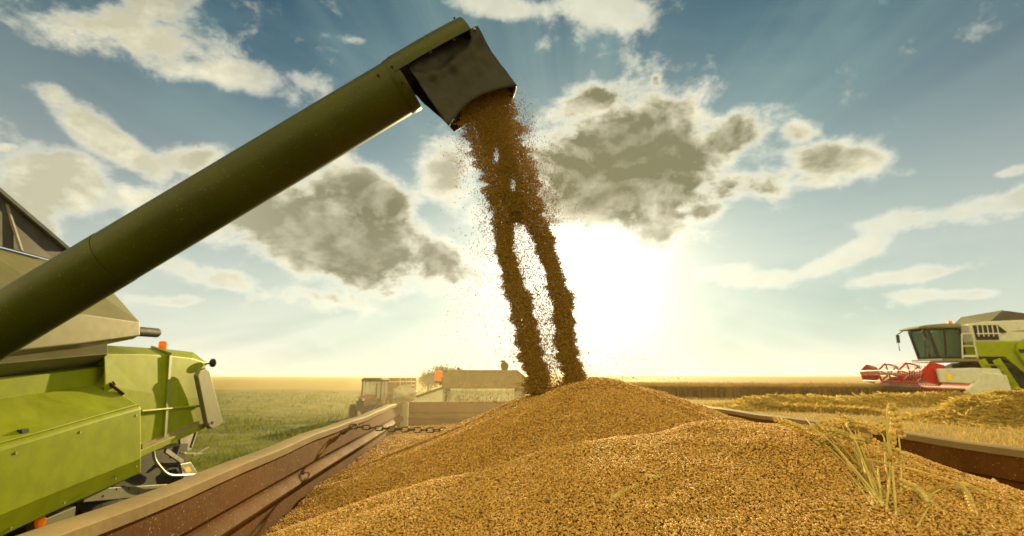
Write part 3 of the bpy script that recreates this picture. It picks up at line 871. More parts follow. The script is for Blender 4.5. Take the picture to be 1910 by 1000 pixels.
    tag(o, "backlit stream of wheat grain pouring from the spout in two strands", "falling grain", kind="stuff")
falling()

# ------------------------------------------------------------------ wheat ears lying in the heap
def cpt(cx, cy, dY=0.0):
    """a point of the bundle measured on an enlargement, at depth Y, kept above the grain"""
    px, py = 1400 + cx / 3.57, 720 + cy / 3.57
    Y = .86 + dY
    h = heap_hit(px, py)
    if h is not None and h.y - .006 < Y: Y = h.y - .006
    return on(px, py, Y=Y)
def smooth_path(P, n):
    P = [Vector(p) for p in P]
    if len(P) == 2: P = [P[0], P[0].lerp(P[1], .5), P[1]]
    out = []; m = len(P) - 1
    for i in range(n + 1):
        t = i / n * m; k = min(int(t), m - 1); f = t - k
        p0, p1, p2, p3 = P[max(k - 1, 0)], P[k], P[k + 1], P[min(k + 2, m)]
        out.append(.5 * (2 * p1 + (p2 - p0) * f + (2 * p0 - 5 * p1 + 4 * p2 - p3) * f * f + (3 * p1 - p0 - 3 * p2 + p3) * f ** 3))
    return out
def ear_mesh(path, w, mb):
    L = sum((path[i + 1] - path[i]).length for i in range(len(path) - 1)); n = max(8, int(L / .0042))
    pts = smooth_path(path, n); up = Vector((.2, -1, .35)).normalized()
    for i in range(n):
        d = (pts[i + 1] - pts[i]).normalized(); s = d.cross(up).normalized(); u = s.cross(d)
        taper = 1 - .45 * (i / n) ** 2 if i > 1 else .75
        for j, sg in enumerate((-1, 1, 0)):
            if (i + j) % 2 and sg: continue
            c = pts[i] + s * sg * w * .55 * taper + u * (.25 * w if sg == 0 else 0) * (1 if i % 2 else -1)
            ax = (d + s * sg * .42 + u * .1).normalized(); b = ax.cross(u).normalized(); e = ax.cross(b)
            l, r = .0058 * taper, w * .40 * taper; rows = []
            for q, f in ((-.9, .35), (-.4, .95), (.2, 1.0), (.7, .6), (1.05, .12)):
                rows.append([c + ax * l * q + (b * math.cos(t) + e * math.sin(t)) * r * f for t in (k * math.pi / 3 for k in range(6))])
            mb.loft(rows)
    return mb
def stalk(label, stem, ear=None, dY=(0, 0), r=.0013, w=.0062, thick=1.15, leaf=None):
    sp = [cpt(*p, dY[0] + (dY[1] - dY[0]) * i / max(1, len(stem) - 1)) for i, p in enumerate(stem)]
    b = sp[0].copy()
    o = thing("wheat_stalk", label, "wheat stalk", b, group="wheat stalks lying in the grain heap")
    sp[0] = sp[0] + (sp[0] - sp[1]).normalized() * .012
    s = MB(); pts = smooth_path(sp, 18); s.tube([p - b for p in pts], [thick * (r * 1.15 - r * .4 * i / 18) for i in range(19)], 7); s.build("stem", "stem", o, True)
    if ear:
        ep = [cpt(*p, dY[1]) - b for p in ear]
        e = ear_mesh(ep, w * 1.7, MB()); e.build("ear", "ear", o, True)
    if leaf:
        lp = smooth_path([cpt(*p, dY[1] * .5) - b for p in leaf], 12); l = MB(); rows = []
        for i, p in enumerate(lp):
            d = (lp[min(i + 1, 12)] - lp[max(i - 1, 0)]).normalized(); sv = d.cross(Vector((0.3, 1, .2))).normalized(); wd = .0035 * (1 - (i / 12) ** 2) + .0004
            nv = sv.cross(d) * .0003
            rows.append([p - sv * wd - nv, p + nv * 2, p + sv * wd - nv, p - nv * 2])
        l.loft(rows); l.build("leaf", "leafdry", o, True)
    return o
stalk("upright wheat stalk hooked over at its top, its long ear hanging down", [(968, 835), (945, 560), (918, 330), (905, 200), (912, 128), (938, 122)], [(940, 130), (962, 200), (985, 270), (1016, 345)], (0, .02), .0014, .0072)
stalk("straight wheat stalk leaning on the left of the hooked one", [(905, 805), (928, 560), (918, 420), (903, 250)], None, (0, .03))
stalk("short wheat stalk standing on the right of the hooked one", [(1000, 690), (1003, 520), (985, 330), (972, 280)], [(950, 240), (948, 330), (955, 390)], (.03, .05), .0013, .005)
stalk("wheat stalk bent sharply, its ear lying level below the trailer rim", [(885, 775), (790, 590), (690, 350), (640, 262), (655, 242)], [(665, 240), (740, 250), (855, 292)], (0, .12))
stalk("long bare wheat stalk slanting up to the left with a cut end", [(862, 765), (700, 560), (540, 380), (420, 280), (368, 212)], None, (0, .2), .0013)
stalk("wheat stalk slanting far left, its ear pointing to the upper left", [(825, 715), (660, 540), (480, 380), (345, 290)], [(345, 290), (250, 250), (145, 215)], (0, .3))
stalk("wheat stalk slanting left with a drooping curved ear", [(805, 700), (690, 570), (590, 430), (545, 355)], [(545, 352), (490, 362), (418, 408)], (0, .2))
stalk("wheat stalk whose ear lies along the heap's crest under the rim", [(840, 740), (740, 500), (640, 350), (610, 250)], [(600, 236), (510, 250), (400, 282)], (0, .22))
stalk("wheat stalk in the middle of the bundle with its ear pointing left", [(850, 750), (760, 560), (700, 440), (640, 340)], [(632, 332), (560, 305), (465, 288)], (.02, .18))
stalk("wheat stalk in the bundle whose ear points right below the rim", [(872, 770), (800, 620), (720, 440), (690, 355)], [(700, 350), (770, 358), (856, 376)], (.02, .14), leaf=[(800, 620), (790, 500), (800, 450)])
stalk("low wheat stalk with its bowed ear pressed against the hooked stalks", [(872, 765), (848, 560), (842, 440), (868, 402)], [(880, 402), (960, 432), (1045, 482)], (.02, .03))
stalk("thin wheat stalk curving behind the upright ones", [(930, 700), (900, 520), (890, 350), (845, 300)], [(905, 255), (850, 275), (770, 345)], (.05, .14))
stalk("long pale wheat stalk lying across the grain towards the lower right", [(818, 498), (1100, 562), (1390, 645)], [(1400, 655), (1600, 735), (1821, 835)], (.04, .02), .0014, .004)
stalk("wheat stalk kinked beside the fat green-gold ear low in the heap", [(1120, 918), (1160, 850), (1195, 790)], [(1190, 785), (1120, 705), (985, 630)], (0, 0), .0013, .0078, leaf=[(1000, 858), (1080, 810), (1180, 745)])
stalk("wheat stalk on the right whose ear droops down the slope", [(1180, 742), (1260, 690), (1345, 662), (1380, 670)], [(1385, 672), (1440, 730), (1495, 865)], (.0, .0), .0012, .0062, leaf=[(1180, 705), (1270, 680), (1365, 655)])
stalk("wheat stalk poking above the rim with a small ragged ear", [(760, 560), (720, 400), (690, 270)], [(680, 242), (640, 215), (575, 182)], (.03, .2), .0011, .0045)
_rs = random.Random(5)
for k in range(11):                                   # the rest of the bundle: alike stalks leaning to the upper left
    b0 = (_rs.uniform(800, 900), _rs.uniform(705, 790)); f = _rs.uniform(0, 1)
    tip = (430 + f * 330 + _rs.uniform(-25, 25), 300 + _rs.uniform(-30, 70)); midp = ((b0[0] * .55 + tip[0] * .45) + 12, b0[1] * .55 + tip[1] * .45 + 10)
    e1 = (tip[0] + _rs.choice((-1, -1, 1)) * _rs.uniform(35, 55), tip[1] + _rs.uniform(-25, 12)); e2 = (e1[0] + (e1[0] - tip[0]) * 1.0, e1[1] + _rs.uniform(-8, 34))
    stalk("straw coloured wheat stalk among the many leaning to the upper left in the bundle", [b0, midp, tip], [tip, e1, e2], (0, .10 + .16 * (1 - f)), .0011 + .0003 * f, .0052)
def loose_ear(label, pts):
    P = []
    for px, py in pts:
        h = heap_hit(px, py); P.append(h + Vector((0, -.001, .004)))
    o = ear_mesh([p - P[0] for p in P], .0048, MB()).build("wheat_ear", "ear", None, True); o.location = P[0]
    tag(o, label, "wheat ear", "broken wheat ears on the heap")
loose_ear("broken wheat ear lying loose on the foreground grain, lower of two", [(1140, 938), (1163, 922), (1192, 909)])
loose_ear("small broken wheat ear on the foreground grain, upper of two", [(1203, 890), (1222, 895), (1240, 890)])

# ------------------------------------------------------------------ unloading combine on the left
CX = -3.6
MID = -5.1                                      # its centre plane
combine = thing("combine_harvester", "lime green combine harvester on the left unloading wheat through its long tube", "combine harvester", (MID, 4.0, LOW))
CO = Vector((MID, 4.0, LOW))
def cb(mb, name, m, parent=None, **k):
    mb.v = [(v[0] - CO.x, v[1] - CO.y, v[2] - CO.z) for v in mb.v]
    return mb.build(name, m, parent or combine, **k)
def L_(pts, X): return [on(px, py, X=X) for px, py in pts]
def mir(p): return Vector((2 * MID - p.x, p.y, p.z))
def hull(strips):
    """strips running front to rear, from top to bottom, mirrored to the far side"""
    mb = MB(); n = len(strips[0]); rows = []
    for k in range(n):
        rows.append([s[k] for s in strips] + [mir(s[k]) for s in reversed(strips)])
    return mb.loft(rows)
cb(hull([L_([(-60, 446), (98, 487), (213, 547)], -4.15), L_([(-60, 600), (154, 586), (261, 601)], -3.45),
         L_([(-60, 664), (150, 641), (261, 626)], -3.45), L_([(-60, 682), (150, 652), (245, 633)], -3.75)]), "grain_tank", "tank", bevel=.01)
cb(hull([L_([(-60, 655), (70, 648), (201, 639)], -3.72), L_([(-60, 684), (70, 672), (202, 660)], -3.55), L_([(-60, 712), (70, 696), (182, 680)], -3.85)]), "engine_deck", "tank", bevel=.008)
fl = MB(); fl.prism([on(-60, 308, X=-4.35), on(129, 468, X=-4.1), on(98, 484, X=-4.08), on(-60, 442, X=-4.1)], (-.03, 0, 0))
flap = cb(fl, "tank_flap", "black")
fr = MB(); fr.bar(on(-60, 306, X=-4.33), on(130, 468, X=-4.08), .05, .03); fr.bar(on(12, 382, X=-4.25), on(40, 468, X=-4.06), .025, .02)
o = fr.build("flap_frame", "metal", flap); o.data.transform(Matrix.Translation(-CO))
# engine panels
cb(hull([L_([(-60, 712), (60, 697), (193, 682)], -3.80), L_([(-60, 716), (60, 701), (194, 684)], -3.72), L_([(-60, 758), (60, 738), (195, 716)], -3.72), L_([(-60, 790), (60, 772), (195, 750)], -3.75)]), "upper_panel", "lime", bevel=.006)
cb(hull([L_([(-60, 756), (70, 735), (196, 717), (236, 741)], -3.70), L_([(-60, 848), (70, 812), (200, 774), (262, 757)], -3.32), L_([(-60, 856), (70, 818), (200, 779), (262, 762)], -3.30),
         L_([(-60, 986), (70, 932), (200, 880), (263, 855)], -3.30), L_([(-60, 1030), (70, 968), (200, 910), (262, 882)], -3.40), L_([(-60, 1030), (70, 968), (200, 910), (262, 882)], -3.9)]), "side_panel", "lime", bevel=.012)
sm_ = MB(); pts = L_([(-60, 842), (70, 807), (200, 770), (258, 754)], -3.335); sm_.tube(pts, .010, 6); 
o = sm_.build("edge_bead", "lime", [c for c in combine.children if c.name.startswith("side_panel")][0], True); o.data.transform(Matrix.Translation(-CO))
bl_ = MB()
for px_, py_ in ((20, 985), (120, 938), (215, 893), (254, 870), (254, 775), (150, 806), (30, 845)): bl_.disc(on(px_, py_, X=-3.298), (1, 0, 0), .011, .008, 8)
o = bl_.build("fastener", "metal", [c for c in combine.children if c.name.startswith("side_panel")][0]); o["kind"] = "stuff"; o.data.transform(Matrix.Translation(-CO))
hd = hull([L_([(196, 644), (262, 648), (316, 652), (360, 657), (383, 674)], -3.95), L_([(194, 660), (262, 660), (315, 663), (358, 668), (384, 676)], -3.62),
           L_([(196, 720), (262, 730), (312, 738), (352, 742), (382, 745)], -3.60), L_([(196, 866), (266, 836), (306, 818), (352, 800), (381, 787)], -3.60),
           L_([(196, 866), (266, 836), (306, 818), (352, 800), (381, 787)], -3.9)])
hood = cb(hd, "straw_hood", "lime", bevel=.012)
def sub(mb, name, m, parent, **k):
    o = mb.build(name, m, parent, **k); o.data.transform(Matrix.Translation(-CO)); return o
lp = MB(); lp.prism(L_([(262, 840), (383, 789), (383, 799), (262, 853)], -3.57), (-.25, 0, 0)); sub(lp, "lower_lip", "lime", hood, bevel=.006)
lp = MB(); lp.prism(L_([(266, 829), (381, 781), (382, 788), (266, 838)], -3.585), (-.1, 0, 0)); sub(lp, "dust_ledge", mat("dusty_ledge", (.30, .22, .12), .9), hood)
sp = MB(); sp.bar(on(316, 663, X=-3.60), on(306, 815, X=-3.58), .035, .05); sp.bar(on(317, 662, X=-3.60), on(283, 649, X=-3.96), .03, .05); sub(sp, "strap", mat("dark_green_strap", (.16, .20, .012), .5), hood)
sp = MB(); sp.tube(L_([(264, 767), (318, 762), (376, 757)], -3.57), .014, 8); sub(sp, "hand_rail", "lime", hood, smooth=True)
bc = MB(); bp = on(302, 655, X=-4.1); bc.tube([bp, bp + Vector((0, 0, .03))], .055, 16); bc.tube([bp + Vector((0, 0, .03)), bp + Vector((0, 0, .12)), bp + Vector((0, 0, .13))], [.05, .047, .03], 16)
cb(bc, "beacon", "orange", smooth=True)
ex = MB(); ex.tube([on(252, 618, X=-3.75), on(292, 621, X=-3.75)], .055, 14); cb(ex, "exhaust_pipe", "dark", smooth=True)
pl = MB(); pl.prism(L_([(369, 700), (374, 692), (385, 687), (391, 691), (416, 786), (413, 792), (402, 799), (395, 800), (388, 794)], -3.46), (-.06, 0, 0)); plate = cb(pl, "rear_plate", "tank", bevel=.012)
h = MB(); h.disc(on(396, 789, X=-3.44), (1, 0, 0), .02, .02, 12); sub(h, "latch", "dark", plate)
lm = MB(); c = on(397, 677, X=-3.55); lm.ball(c, (.045, .05, .06), 14, 10); lm.tube([c, on(384, 679, X=-3.62), on(378, 690, X=-3.66)], .012, 8); cb(lm, "work_lamp", "dark", smooth=True)
lt = MB(); lt.bar(on(203, 715, X=-3.62), on(231, 736, X=-3.5), .05, .03); lt.bar(on(206, 712, X=-3.63), on(212, 720, X=-3.6), .03, .05); cb(lt, "latch", "dark", bevel=.004)
lt = MB(); lt.bar(on(35, 806, X=-3.38), on(50, 803, X=-3.38), .04, .03); cb(lt, "latch", "dark", bevel=.004)
# underside: chassis, axle, wheels, chopper
ch = MB(); ch.box((MID, 4.6, 1.25), (2.3, 4.6, .75)); ch.box((MID, 6.65, 1.18), (2.64, 2.4, .84)); cb(ch, "chassis", "dark")
ch = MB(); ch.bar(on(150, 925, X=-3.75), on(305, 913, X=-3.75), .08, .12); ch.bar(on(60, 985, X=-3.7), on(130, 955, X=-3.7), .1, .1); cb(ch, "axle_beam", mat("olive_beam", (.12, .11, .04), .6), bevel=.006)
def big_wheel(c, r, t, hub, name="wheel"):
    m = MB(); m.torus(c, (1, 0, 0), r - t, t, 36, 12, 1.25)
    for k in range(22):
        a = 2 * math.pi * k / 22
        for sg in (-1, 1):
            p0 = Vector(c) + Vector((0, math.cos(a), math.sin(a))) * (r + .005); a2 = a + .16
            p1 = Vector(c) + Vector((sg * t * 1.15, math.cos(a2) * (r - .05), math.sin(a2) * (r - .05)))
            m.bar(p0, p1, .05, .05, Vector((0, math.cos(a), math.sin(a))))
    w = cb(m, name, "tyre", smooth=False)
    h = MB(); h.disc(c, (1, 0, 0), (r - 2 * t) * 1.05, t * 1.3, 24); sub(h, "rim", hub, w); return w
big_wheel((-3.95, 6.3, LOW + .78), .78, .20, "metal"); big_wheel((2 * MID + 3.95, 6.3, LOW + .78), .78, .20, "metal")
big_wheel((-4.0, 1.6, LOW + .92), .92, .26, "metal"); big_wheel((2 * MID + 4.0, 1.6, LOW + .92), .92, .26, "metal")
st = MB(); st.tube(smooth_path(L_([(286, 842), (289, 858), (300, 873), (312, 884), (330, 887), (378, 884)], -3.62), 20), .016, 8); cb(st, "guard_rail", "metal", smooth=True)
cp = MB(); cp.prism(L_([(337, 866), (356, 862), (371, 886), (344, 900)], -3.70), (-.04, 0, 0)); chop = cb(cp, "chopper_plate", "metal", bevel=.004)
s_ = MB(); s_.prism(L_([(343, 874), (354, 871), (358, 879), (348, 882)], -3.694), (-.004, 0, 0)); sub(s_, "warning_sticker", "yellow", chop)
cp = MB(); cp.bar(on(308, 840, X=-3.66), on(340, 862, X=-3.66), .03, .05); cp.bar(on(336, 845, X=-3.7), on(378, 846, X=-3.7), .02, .02); cp.bar(on(360, 850, X=-3.68), on(388, 834, X=-3.68), .02, .02)
cp.bar(on(366, 805, X=-3.72), on(356, 835, X=-3.72), .03, .03); cp.prism(L_([(336, 812), (362, 806), (358, 838), (338, 846)], -3.85), (-.03, 0, 0)); cb(cp, "linkage", "metal")
s_ = MB(); s_.ball(on(343, 846, X=-3.68), .022, 10, 6); cb(s_, "hydraulic_fitting", "yellow", smooth=True)
ol = MB(); ol.disc(on(75, 974, X=-3.52), (1, 0, 0), .045, .03, 16); cb(ol, "side_marker_lamp", "orange", smooth=True)
fb = MB(); fb.box((MID, 1.6, 1.9), (2.7, 3.6, 1.4)); cb(fb, "front_body", "lime", bevel=.03)

# unloading tube
TA = on(757, 156, Y=2.52); TBp = on(0, 608, Y=2.84)
ax = (TA - TBp).normalized(); T0 = TBp + (TBp - TA).normalized() * 1.75; TRAD = .143
tb = MB(); tb.tube([T0, TBp.lerp(TA, .279)], [TRAD * 1.0, TRAD * 1.0], 64); 
tb.tube([TBp.lerp(TA, .280), TA.lerp(TBp, .001)], [TRAD * .985, TRAD * .985], 64)
tube = cb(tb, "unloading_tube", "tube", smooth=True)
side = ax.cross(Vector((0, 1, 0))).normalized(); side = side if side.z > 0 else -side       # across the tube, up
dep = ax.cross(side).normalized(); dep = dep if dep.y > 0 else -dep                           # across the tube, away
def at(u, v, w): return TA + ax * u + side * v + dep * w
cl = MB(); cl.tube([at(-.052, 0, 0), at(-.046, 0, 0), at(.0, 0, 0), at(.006, 0, 0)], [TRAD * .99, TRAD * 1.015, TRAD * 1.015, TRAD * .99], 64); sub(cl, "end_collar", "tube", tube, smooth=True)
# hood of the spout: upper half shell running on past the collar
SL = .40
hs = MB(); rows = []
for u in np.linspace(-.02, SL, 8):
    dr = .012 * (u / SL) ** 3
    ring = []
    for k in range(25):
        a = math.pi * (k / 24) * 1.0
        ring.append(at(u, math.sin(a) * (TRAD * 1.035) - dr, -math.cos(a) * TRAD * 1.04))
    inner = [at(u, math.sin(math.pi * k / 24) * (TRAD * 1.0) - dr, -math.cos(math.pi * k / 24) * TRAD * 1.0) for k in range(24, -1, -1)]
    rows.append(ring + inner)
hs.loft(rows)
endp = [at(SL - .01, math.sin(math.pi * k / 24) * TRAD - .01, -math.cos(math.pi * k / 24) * TRAD) for k in range(25)]
hs.prism(endp, ax * .006)
spout = sub(hs, "spout_hood", "tube", tube, smooth=True)
# rubber skirt: front sheet, end sheet and back sheet hang from the hood's edges
def skirt():
    nu, nv_ = 34, 16; half = TRAD * 1.075
    fm = [on(755, 118, Y=TA.y - TRAD * .87), on(889, 49, Y=TA.y - TRAD * .87), on(963, 161, Y=TA.y - half), on(838, 236, Y=TA.y - half)]
    # path of the top edge: front (left to right), round the end, back (right to left)
    V = []; npath = 3 * nu
    bl = [fm[0] + Vector((0, 1.74 * TRAD, 0)), fm[1] + Vector((0, 1.74 * TRAD, 0)), on(949, 196, Y=TA.y + half), on(848, 246, Y=TA.y + half)]
    for i in range(npath + 1):
        s = i / npath
        if s < .42:
            q = s / .42; top = fm[0].lerp(fm[1], q); bot = fm[3].lerp(fm[2], q)
            bot = bot + (top - bot) * (.13 * math.sin(math.pi * q ** .9))
        elif s < .58:
            q = (s - .42) / .16; top = fm[1].lerp(bl[1], q); bot = fm[2].lerp(bl[2], q); o_ = ax * .03 * math.sin(math.pi * q); top = top + o_; bot = bot + o_ * .3
        else:
            q = (s - .58) / .42; top = bl[1].lerp(bl[0], q); bot = bl[2].lerp(bl[3], q); bot = bot + (top - bot) * .05 * math.sin(math.pi * q)
        for k in range(nv_ + 1):
            f = k / nv_; p = top.lerp(bot, f)
            w = (vnoise(np.array([s * 9.0]), np.array([f * 2.2 + s * 3]), 71, 3)[0] - .5) * .07 * math.sin(math.pi * min(1, f * 1.1 + .04)) 
            fold = .034 * math.exp(-((f - .22 - .15 * math.sin(s * 9)) / .07) ** 2) * (1 if s < .42 else .3)
            V.append(p + Vector((0, -1 if s < .5 else 1, 0)) * (w + fold * .6 - .018 * math.sin(math.pi * f)))
    n = nv_ + 1; F = [[i * n + k, (i + 1) * n + k, (i + 1) * n + k + 1, i * n + k + 1] for i in range(npath) for k in range(nv_)]
    o = raw_mesh("rubber_skirt", np.array([tuple(v - CO) for v in V]), np.array(F), "rubber", tube, True)
    so_ = o.modifiers.new("thickness", "SOLIDIFY"); so_.thickness = .006
    return fm
fm = skirt()
for q in (.04, .35, .68, .97):
    b = MB(); p = fm[0].lerp(fm[1], q) + Vector((0, -.006, -.014)); b.ball(p, (.008, .006, .008), 10, 6); sub(b, "bolt", "metal", tube, smooth=True)
for u, v in ((-.02, .03), (-.02, -.06), (SL - .02, .14), (-.10, .03)):
    b = MB(); w = -math.sqrt(max(0, (TRAD * 1.04) ** 2 - v * v)); b.ball(at(u, v, w), .006, 10, 6); sub(b, "bolt", "dark", tube, smooth=True)

# ------------------------------------------------------------------ harvesting combine on the right
def far_combine():
    D = 26.0; al = R(60)
    d = ray(1777, 700); V = Vector((d.x, d.y, 0)).normalized(); Rr = Vector((V.y, -V.x, 0))
    cosf = V.dot(Vector((math.sin(YAW), math.cos(YAW), 0)))
    p = V * (D / cosf); Fd = -Rr * math.sin(al) - V * math.cos(al)
    gz = HIGH + .02
    o = thing("combine_harvester", "white and lime combine harvester cutting wheat on the right, red reel in front", "combine harvester", (p.x, p.y, gz), math.atan2(Fd.y, Fd.x))
    def pr(poly, y0, y1): return MB().prism([(x, y0, z) for x, z in poly], (0, y1 - y0, 0))
    def B(mb, n, m, par=o, **k): return mb.build(n, m, par, **k)
    # body
    B(pr([(-.2, 1.95), (-.2, 2.62), (-2.4, 2.66), (-5.2, 2.66), (-7.0, 2.5), (-7.2, 1.5), (-5.6, 1.25), (-2.3, 1.10), (-2.0, 1.25), (-1.35, 1.95)], -1.5, 1.5), "body", "lime", bevel=.05)
    B(pr([(-.2, 2.62), (-.15, 3.44), (-.9, 3.56), (-3.9, 3.66), (-5.2, 3.4), (-5.3, 2.66)], -1.45, 1.45), "upper_body", "white", bevel=.05)
    B(pr([(-.35, 2.75), (-.30, 3.38), (-1.3, 3.38), (-1.62, 3.05), (-1.25, 3.0), (-1.25, 2.72), (-.4, 2.72)], 1.452, 1.50), "side_grille", "dark")
    g = MB()
    for k in range(5): g.box((-.45 - k * .2, 1.51, 3.12), (.04, .03, .5))
    g.box((-.85, 1.52, 3.0), (.95, .03, .06)); B(g, "grille_guard", "white")
    B(pr([(-1.75, 3.10), (-3.2, 3.17), (-3.2, 3.06)], 1.452, 1.456), "dark_decal", "black")
    g = pr([(-1.75, 2.2), (-1.85, 2.5), (-2.3, 2.78), (-4.6, 2.95), (-6.0, 2.6), (-6.0, 1.3), (-2.15, 1.25)], 1.49, 1.68); B(g, "side_panel", "lime", bevel=.06)
    B(pr([(-1.85, 2.12), (-1.8, 2.28), (-5.6, 2.4), (-5.6, 2.28)], 1.68, 1.70), "panel_groove", "dark")
    # tank flaps, folded open
    t = MB(); t.prism([(-1.05, -1.4, 3.54), (-1.05, 1.4, 3.54), (-1.72, 1.28, 4.06), (-1.5, -1.25, 4.0)], (-.04, 0, .02)); B(t, "tank_flap", "tank")
    t = MB(); t.prism([(-1.10, 1.4, 3.55), (-4.0, 1.4, 3.64), (-2.0, 1.3, 4.02), (-1.74, 1.28, 4.06)], (0, -.04, 0)); B(t, "tank_flap", "black")
    t = MB(); t.prism([(-1.10, -1.4, 3.55), (-4.0, -1.4, 3.64), (-3.4, -1.2, 4.0), (-1.52, -1.26, 4.0)], (0, .04, 0)); B(t, "tank_flap", "tank")
    # cab
    cab = MB()
    fx, bx = .92, -.15
    for sy in (-.78, .78):
        cab.bar((1.2, sy, 3.3), (fx, sy, 1.92), .10); cab.bar((bx, sy, 1.9), (bx, sy, 3.3), .14); cab.bar((fx, sy, 1.95), (bx, sy, 1.95), .10); cab.bar((.52, sy, 3.3), (.62, sy, 1.95), .07)
    cab.bar((fx, -.78, 1.95), (fx, .78, 1.95), .1); cab.bar((1.2, -.78, 3.28), (1.2, .78, 3.28), .1); cab.box((bx - .02, 0, 2.6), (.06, 1.6, 1.4)); cab.box((.4, 0, 1.93), (1.1, 1.5, .06))
    cabo = B(cab, "cab", "dark")
    g = MB(); g.prism([(1.17, -.74, 3.24), (1.17, .74, 3.24), (.91, .74, 2.0), (.91, -.74, 2.0)], (-.012, 0, 0)); g.build("windscreen", "glass", cabo)
    for sy in (-.78, .78):
        g = MB(); g.prism([(1.15, sy, 3.24), (bx + .08, sy, 3.24), (bx + .08, sy, 2.0), (.89, sy, 2.0)], (0, .012, 0)); g.build("side_window", "glass", cabo)
    s_ = MB(); s_.box((.35, .1, 2.25), (.5, .5, .14)); s_.box((.12, .1, 2.62), (.14, .5, .7)); s_.tube([(.95, .1, 1.95), (.85, .1, 2.5)], .04, 8); s_.torus((.83, .1, 2.55), (.5, 0, 1), .19, .025, 20, 6); s_.build("seat", "dark", cabo)
    rf = MB(); rf.loft([[(x, y * w, z) for y, z in ((-.92, 3.32), (-.95, 3.40), (-.7, 3.52 - dz), (.7, 3.52 - dz), (.95, 3.40), (.92, 3.32))] for x, w, dz in ((-.3, .95, 0), (.4, 1, -.03), (1.2, 1, .03), (1.6, .93, .12))])
    B(rf, "cab_roof", "tank", bevel=.02)
    bc = MB(); bc.disc((.1, .6, 3.60), (0, 0, 1), .09, .16, 14, .07); B(bc, "beacon", "orange", smooth=True)
    for sy, zb in ((1, 2.75), (-1, 2.35)):
        mr = MB(); mr.tube([(1.45, sy * .85, 3.32), (1.62, sy * 1.12, 3.15), (1.56, sy * 1.15, zb)], .025, 6); mr.box((1.57, sy * 1.15, 2.95), (.06, .22, .40)); B(mr, "mirror", "dark")
    pf = MB(); pf.box((.45, .3, 1.82), (1.5, 2.5, .14)); B(pf, "platform", "tank", bevel=.02)
    rl = MB()
    for x in (.35, -.25): rl.tube([(x, 1.5, 1.9), (x - (.12 if x > 0 else -.05), 1.5, 3.0)], .035, 6)
    rl.tube([(.23, 1.5, 3.0), (-.2, 1.5, 3.0)], .035, 6); rl.tube([(.30, 1.5, 2.45), (-.22, 1.5, 2.45)], .028, 6); rl.box((0.05, 1.5, 2.0), (.5, .05, .1)); B(rl, "hand_rail", "white", smooth=True)
    ld = MB()
    for x in (-.35, -.95): ld.bar((x, 1.55, 1.85), (x - .45, 1.75, .55), .09, .30)
    for k in range(5): ld.box((-.72 - k * .09, 1.6 + .03 * k, 1.6 - k * .25), (.6, .28, .05))
    B(ld, "ladder", "lime")
    # wheels
    for y in (-1.25, 1.15):
        for x, r, t_ in ((-1.45, .92, .27), (-5.6, .62, .18)):
            m = MB(); m.torus((x, y, r), (0, 1, 0), r - t_, t_, 32, 10, 1.3)
            for k in range(20):
                a = 2 * math.pi * k / 20
                m.bar((x + math.cos(a) * (r - .02), y, r + math.sin(a) * (r - .02)), (x + math.cos(a + .2) * (r - .06), y + .3, r + math.sin(a + .2) * (r - .06)), .06, .08)
            wh = B(m, "wheel", "tyre"); h = MB(); h.disc((x, y, r), (0, 1, 0), r - 1.8 * t_, .36, 20); h.build("rim", "dark", wh)
    B(MB().box((-3.4, 0, .95), (4.6, 1.8, .6)), "chassis", "dark")
    B(pr([(-.9, 1.0), (-.5, 1.75), (.7, 1.25), (.9, .45), (.4, .35)], -.75, .75), "feeder_house", "dark", bevel=.02)
    # header
    HS, HW = -.75, 2.95 / 3.05
    def hp(poly, y0, y1): return pr([(x + HS, z) for x, z in poly], y0 * HW, y1 * HW)
    hdr = B(hp([(.95, .25), (.75, .9), (.85, 1.35), (1.05, 1.35), (1.05, .8), (1.3, .35), (2.9, .22), (2.9, .12), (1.1, .12)], -3.05, 3.05), "header", "red", bevel=.01)
    e = hp([(.55, .95), (.75, 1.42), (1.7, 1.46), (3.1, 1.42), (3.05, .85), (1.9, .80), (1.55, .95)], 3.055, 3.22); e.build("end_shield", "white", hdr, bevel=.04)
    e = hp([(.45, .35), (.55, 1.15), (1.45, 1.30), (1.65, .95), (2.6, .15), (1.2, .12)], 3.06, 3.30); e.build("end_shield", "white", hdr, bevel=.04)
    e = hp([(1.2, .1), (1.7, .6), (2.9, .5), (4.4, .08), (4.3, .02)], 3.06, 3.2); e.build("crop_divider", "dark", hdr, bevel=.02)
    e = hp([(2.1, .28), (2.5, .52), (3.2, .42), (3.8, .20)], 3.21, 3.24); e.build("divider_flash", "lime", hdr)
    e = hp([(.8, .1), (.8, 1.2), (1.6, 1.2), (2.9, .6), (4.3, .05)], -3.2, -3.06); e.build("crop_divider", "red", hdr, bevel=.02)
    e = hp([(2.55, 1.18), (2.85, 1.18), (2.85, .95), (2.55, .95)], 3.222, 3.228); e.build("warning_sticker", "yellow", hdr)
    e = hp([(1.15, .25), (1.35, .25), (1.35, .42), (1.15, .42)], 3.302, 3.308); e.build("warning_sticker", "yellow", hdr)
    e = MB(); e.tube([(.8, -2.85, .55), (.8, 2.85, .55)], .24, 14); e.build("auger", "red", hdr, True)
    rc = Vector((2.3, 0, 1.22)); RA = .52
    rl = MB(); rl.tube([rc + Vector((0, -2.9, 0)), rc + Vector((0, 2.9, 0))], .07, 10)
    hexa = [(math.cos(k * math.pi / 3 + .3), math.sin(k * math.pi / 3 + .3)) for k in range(6)]
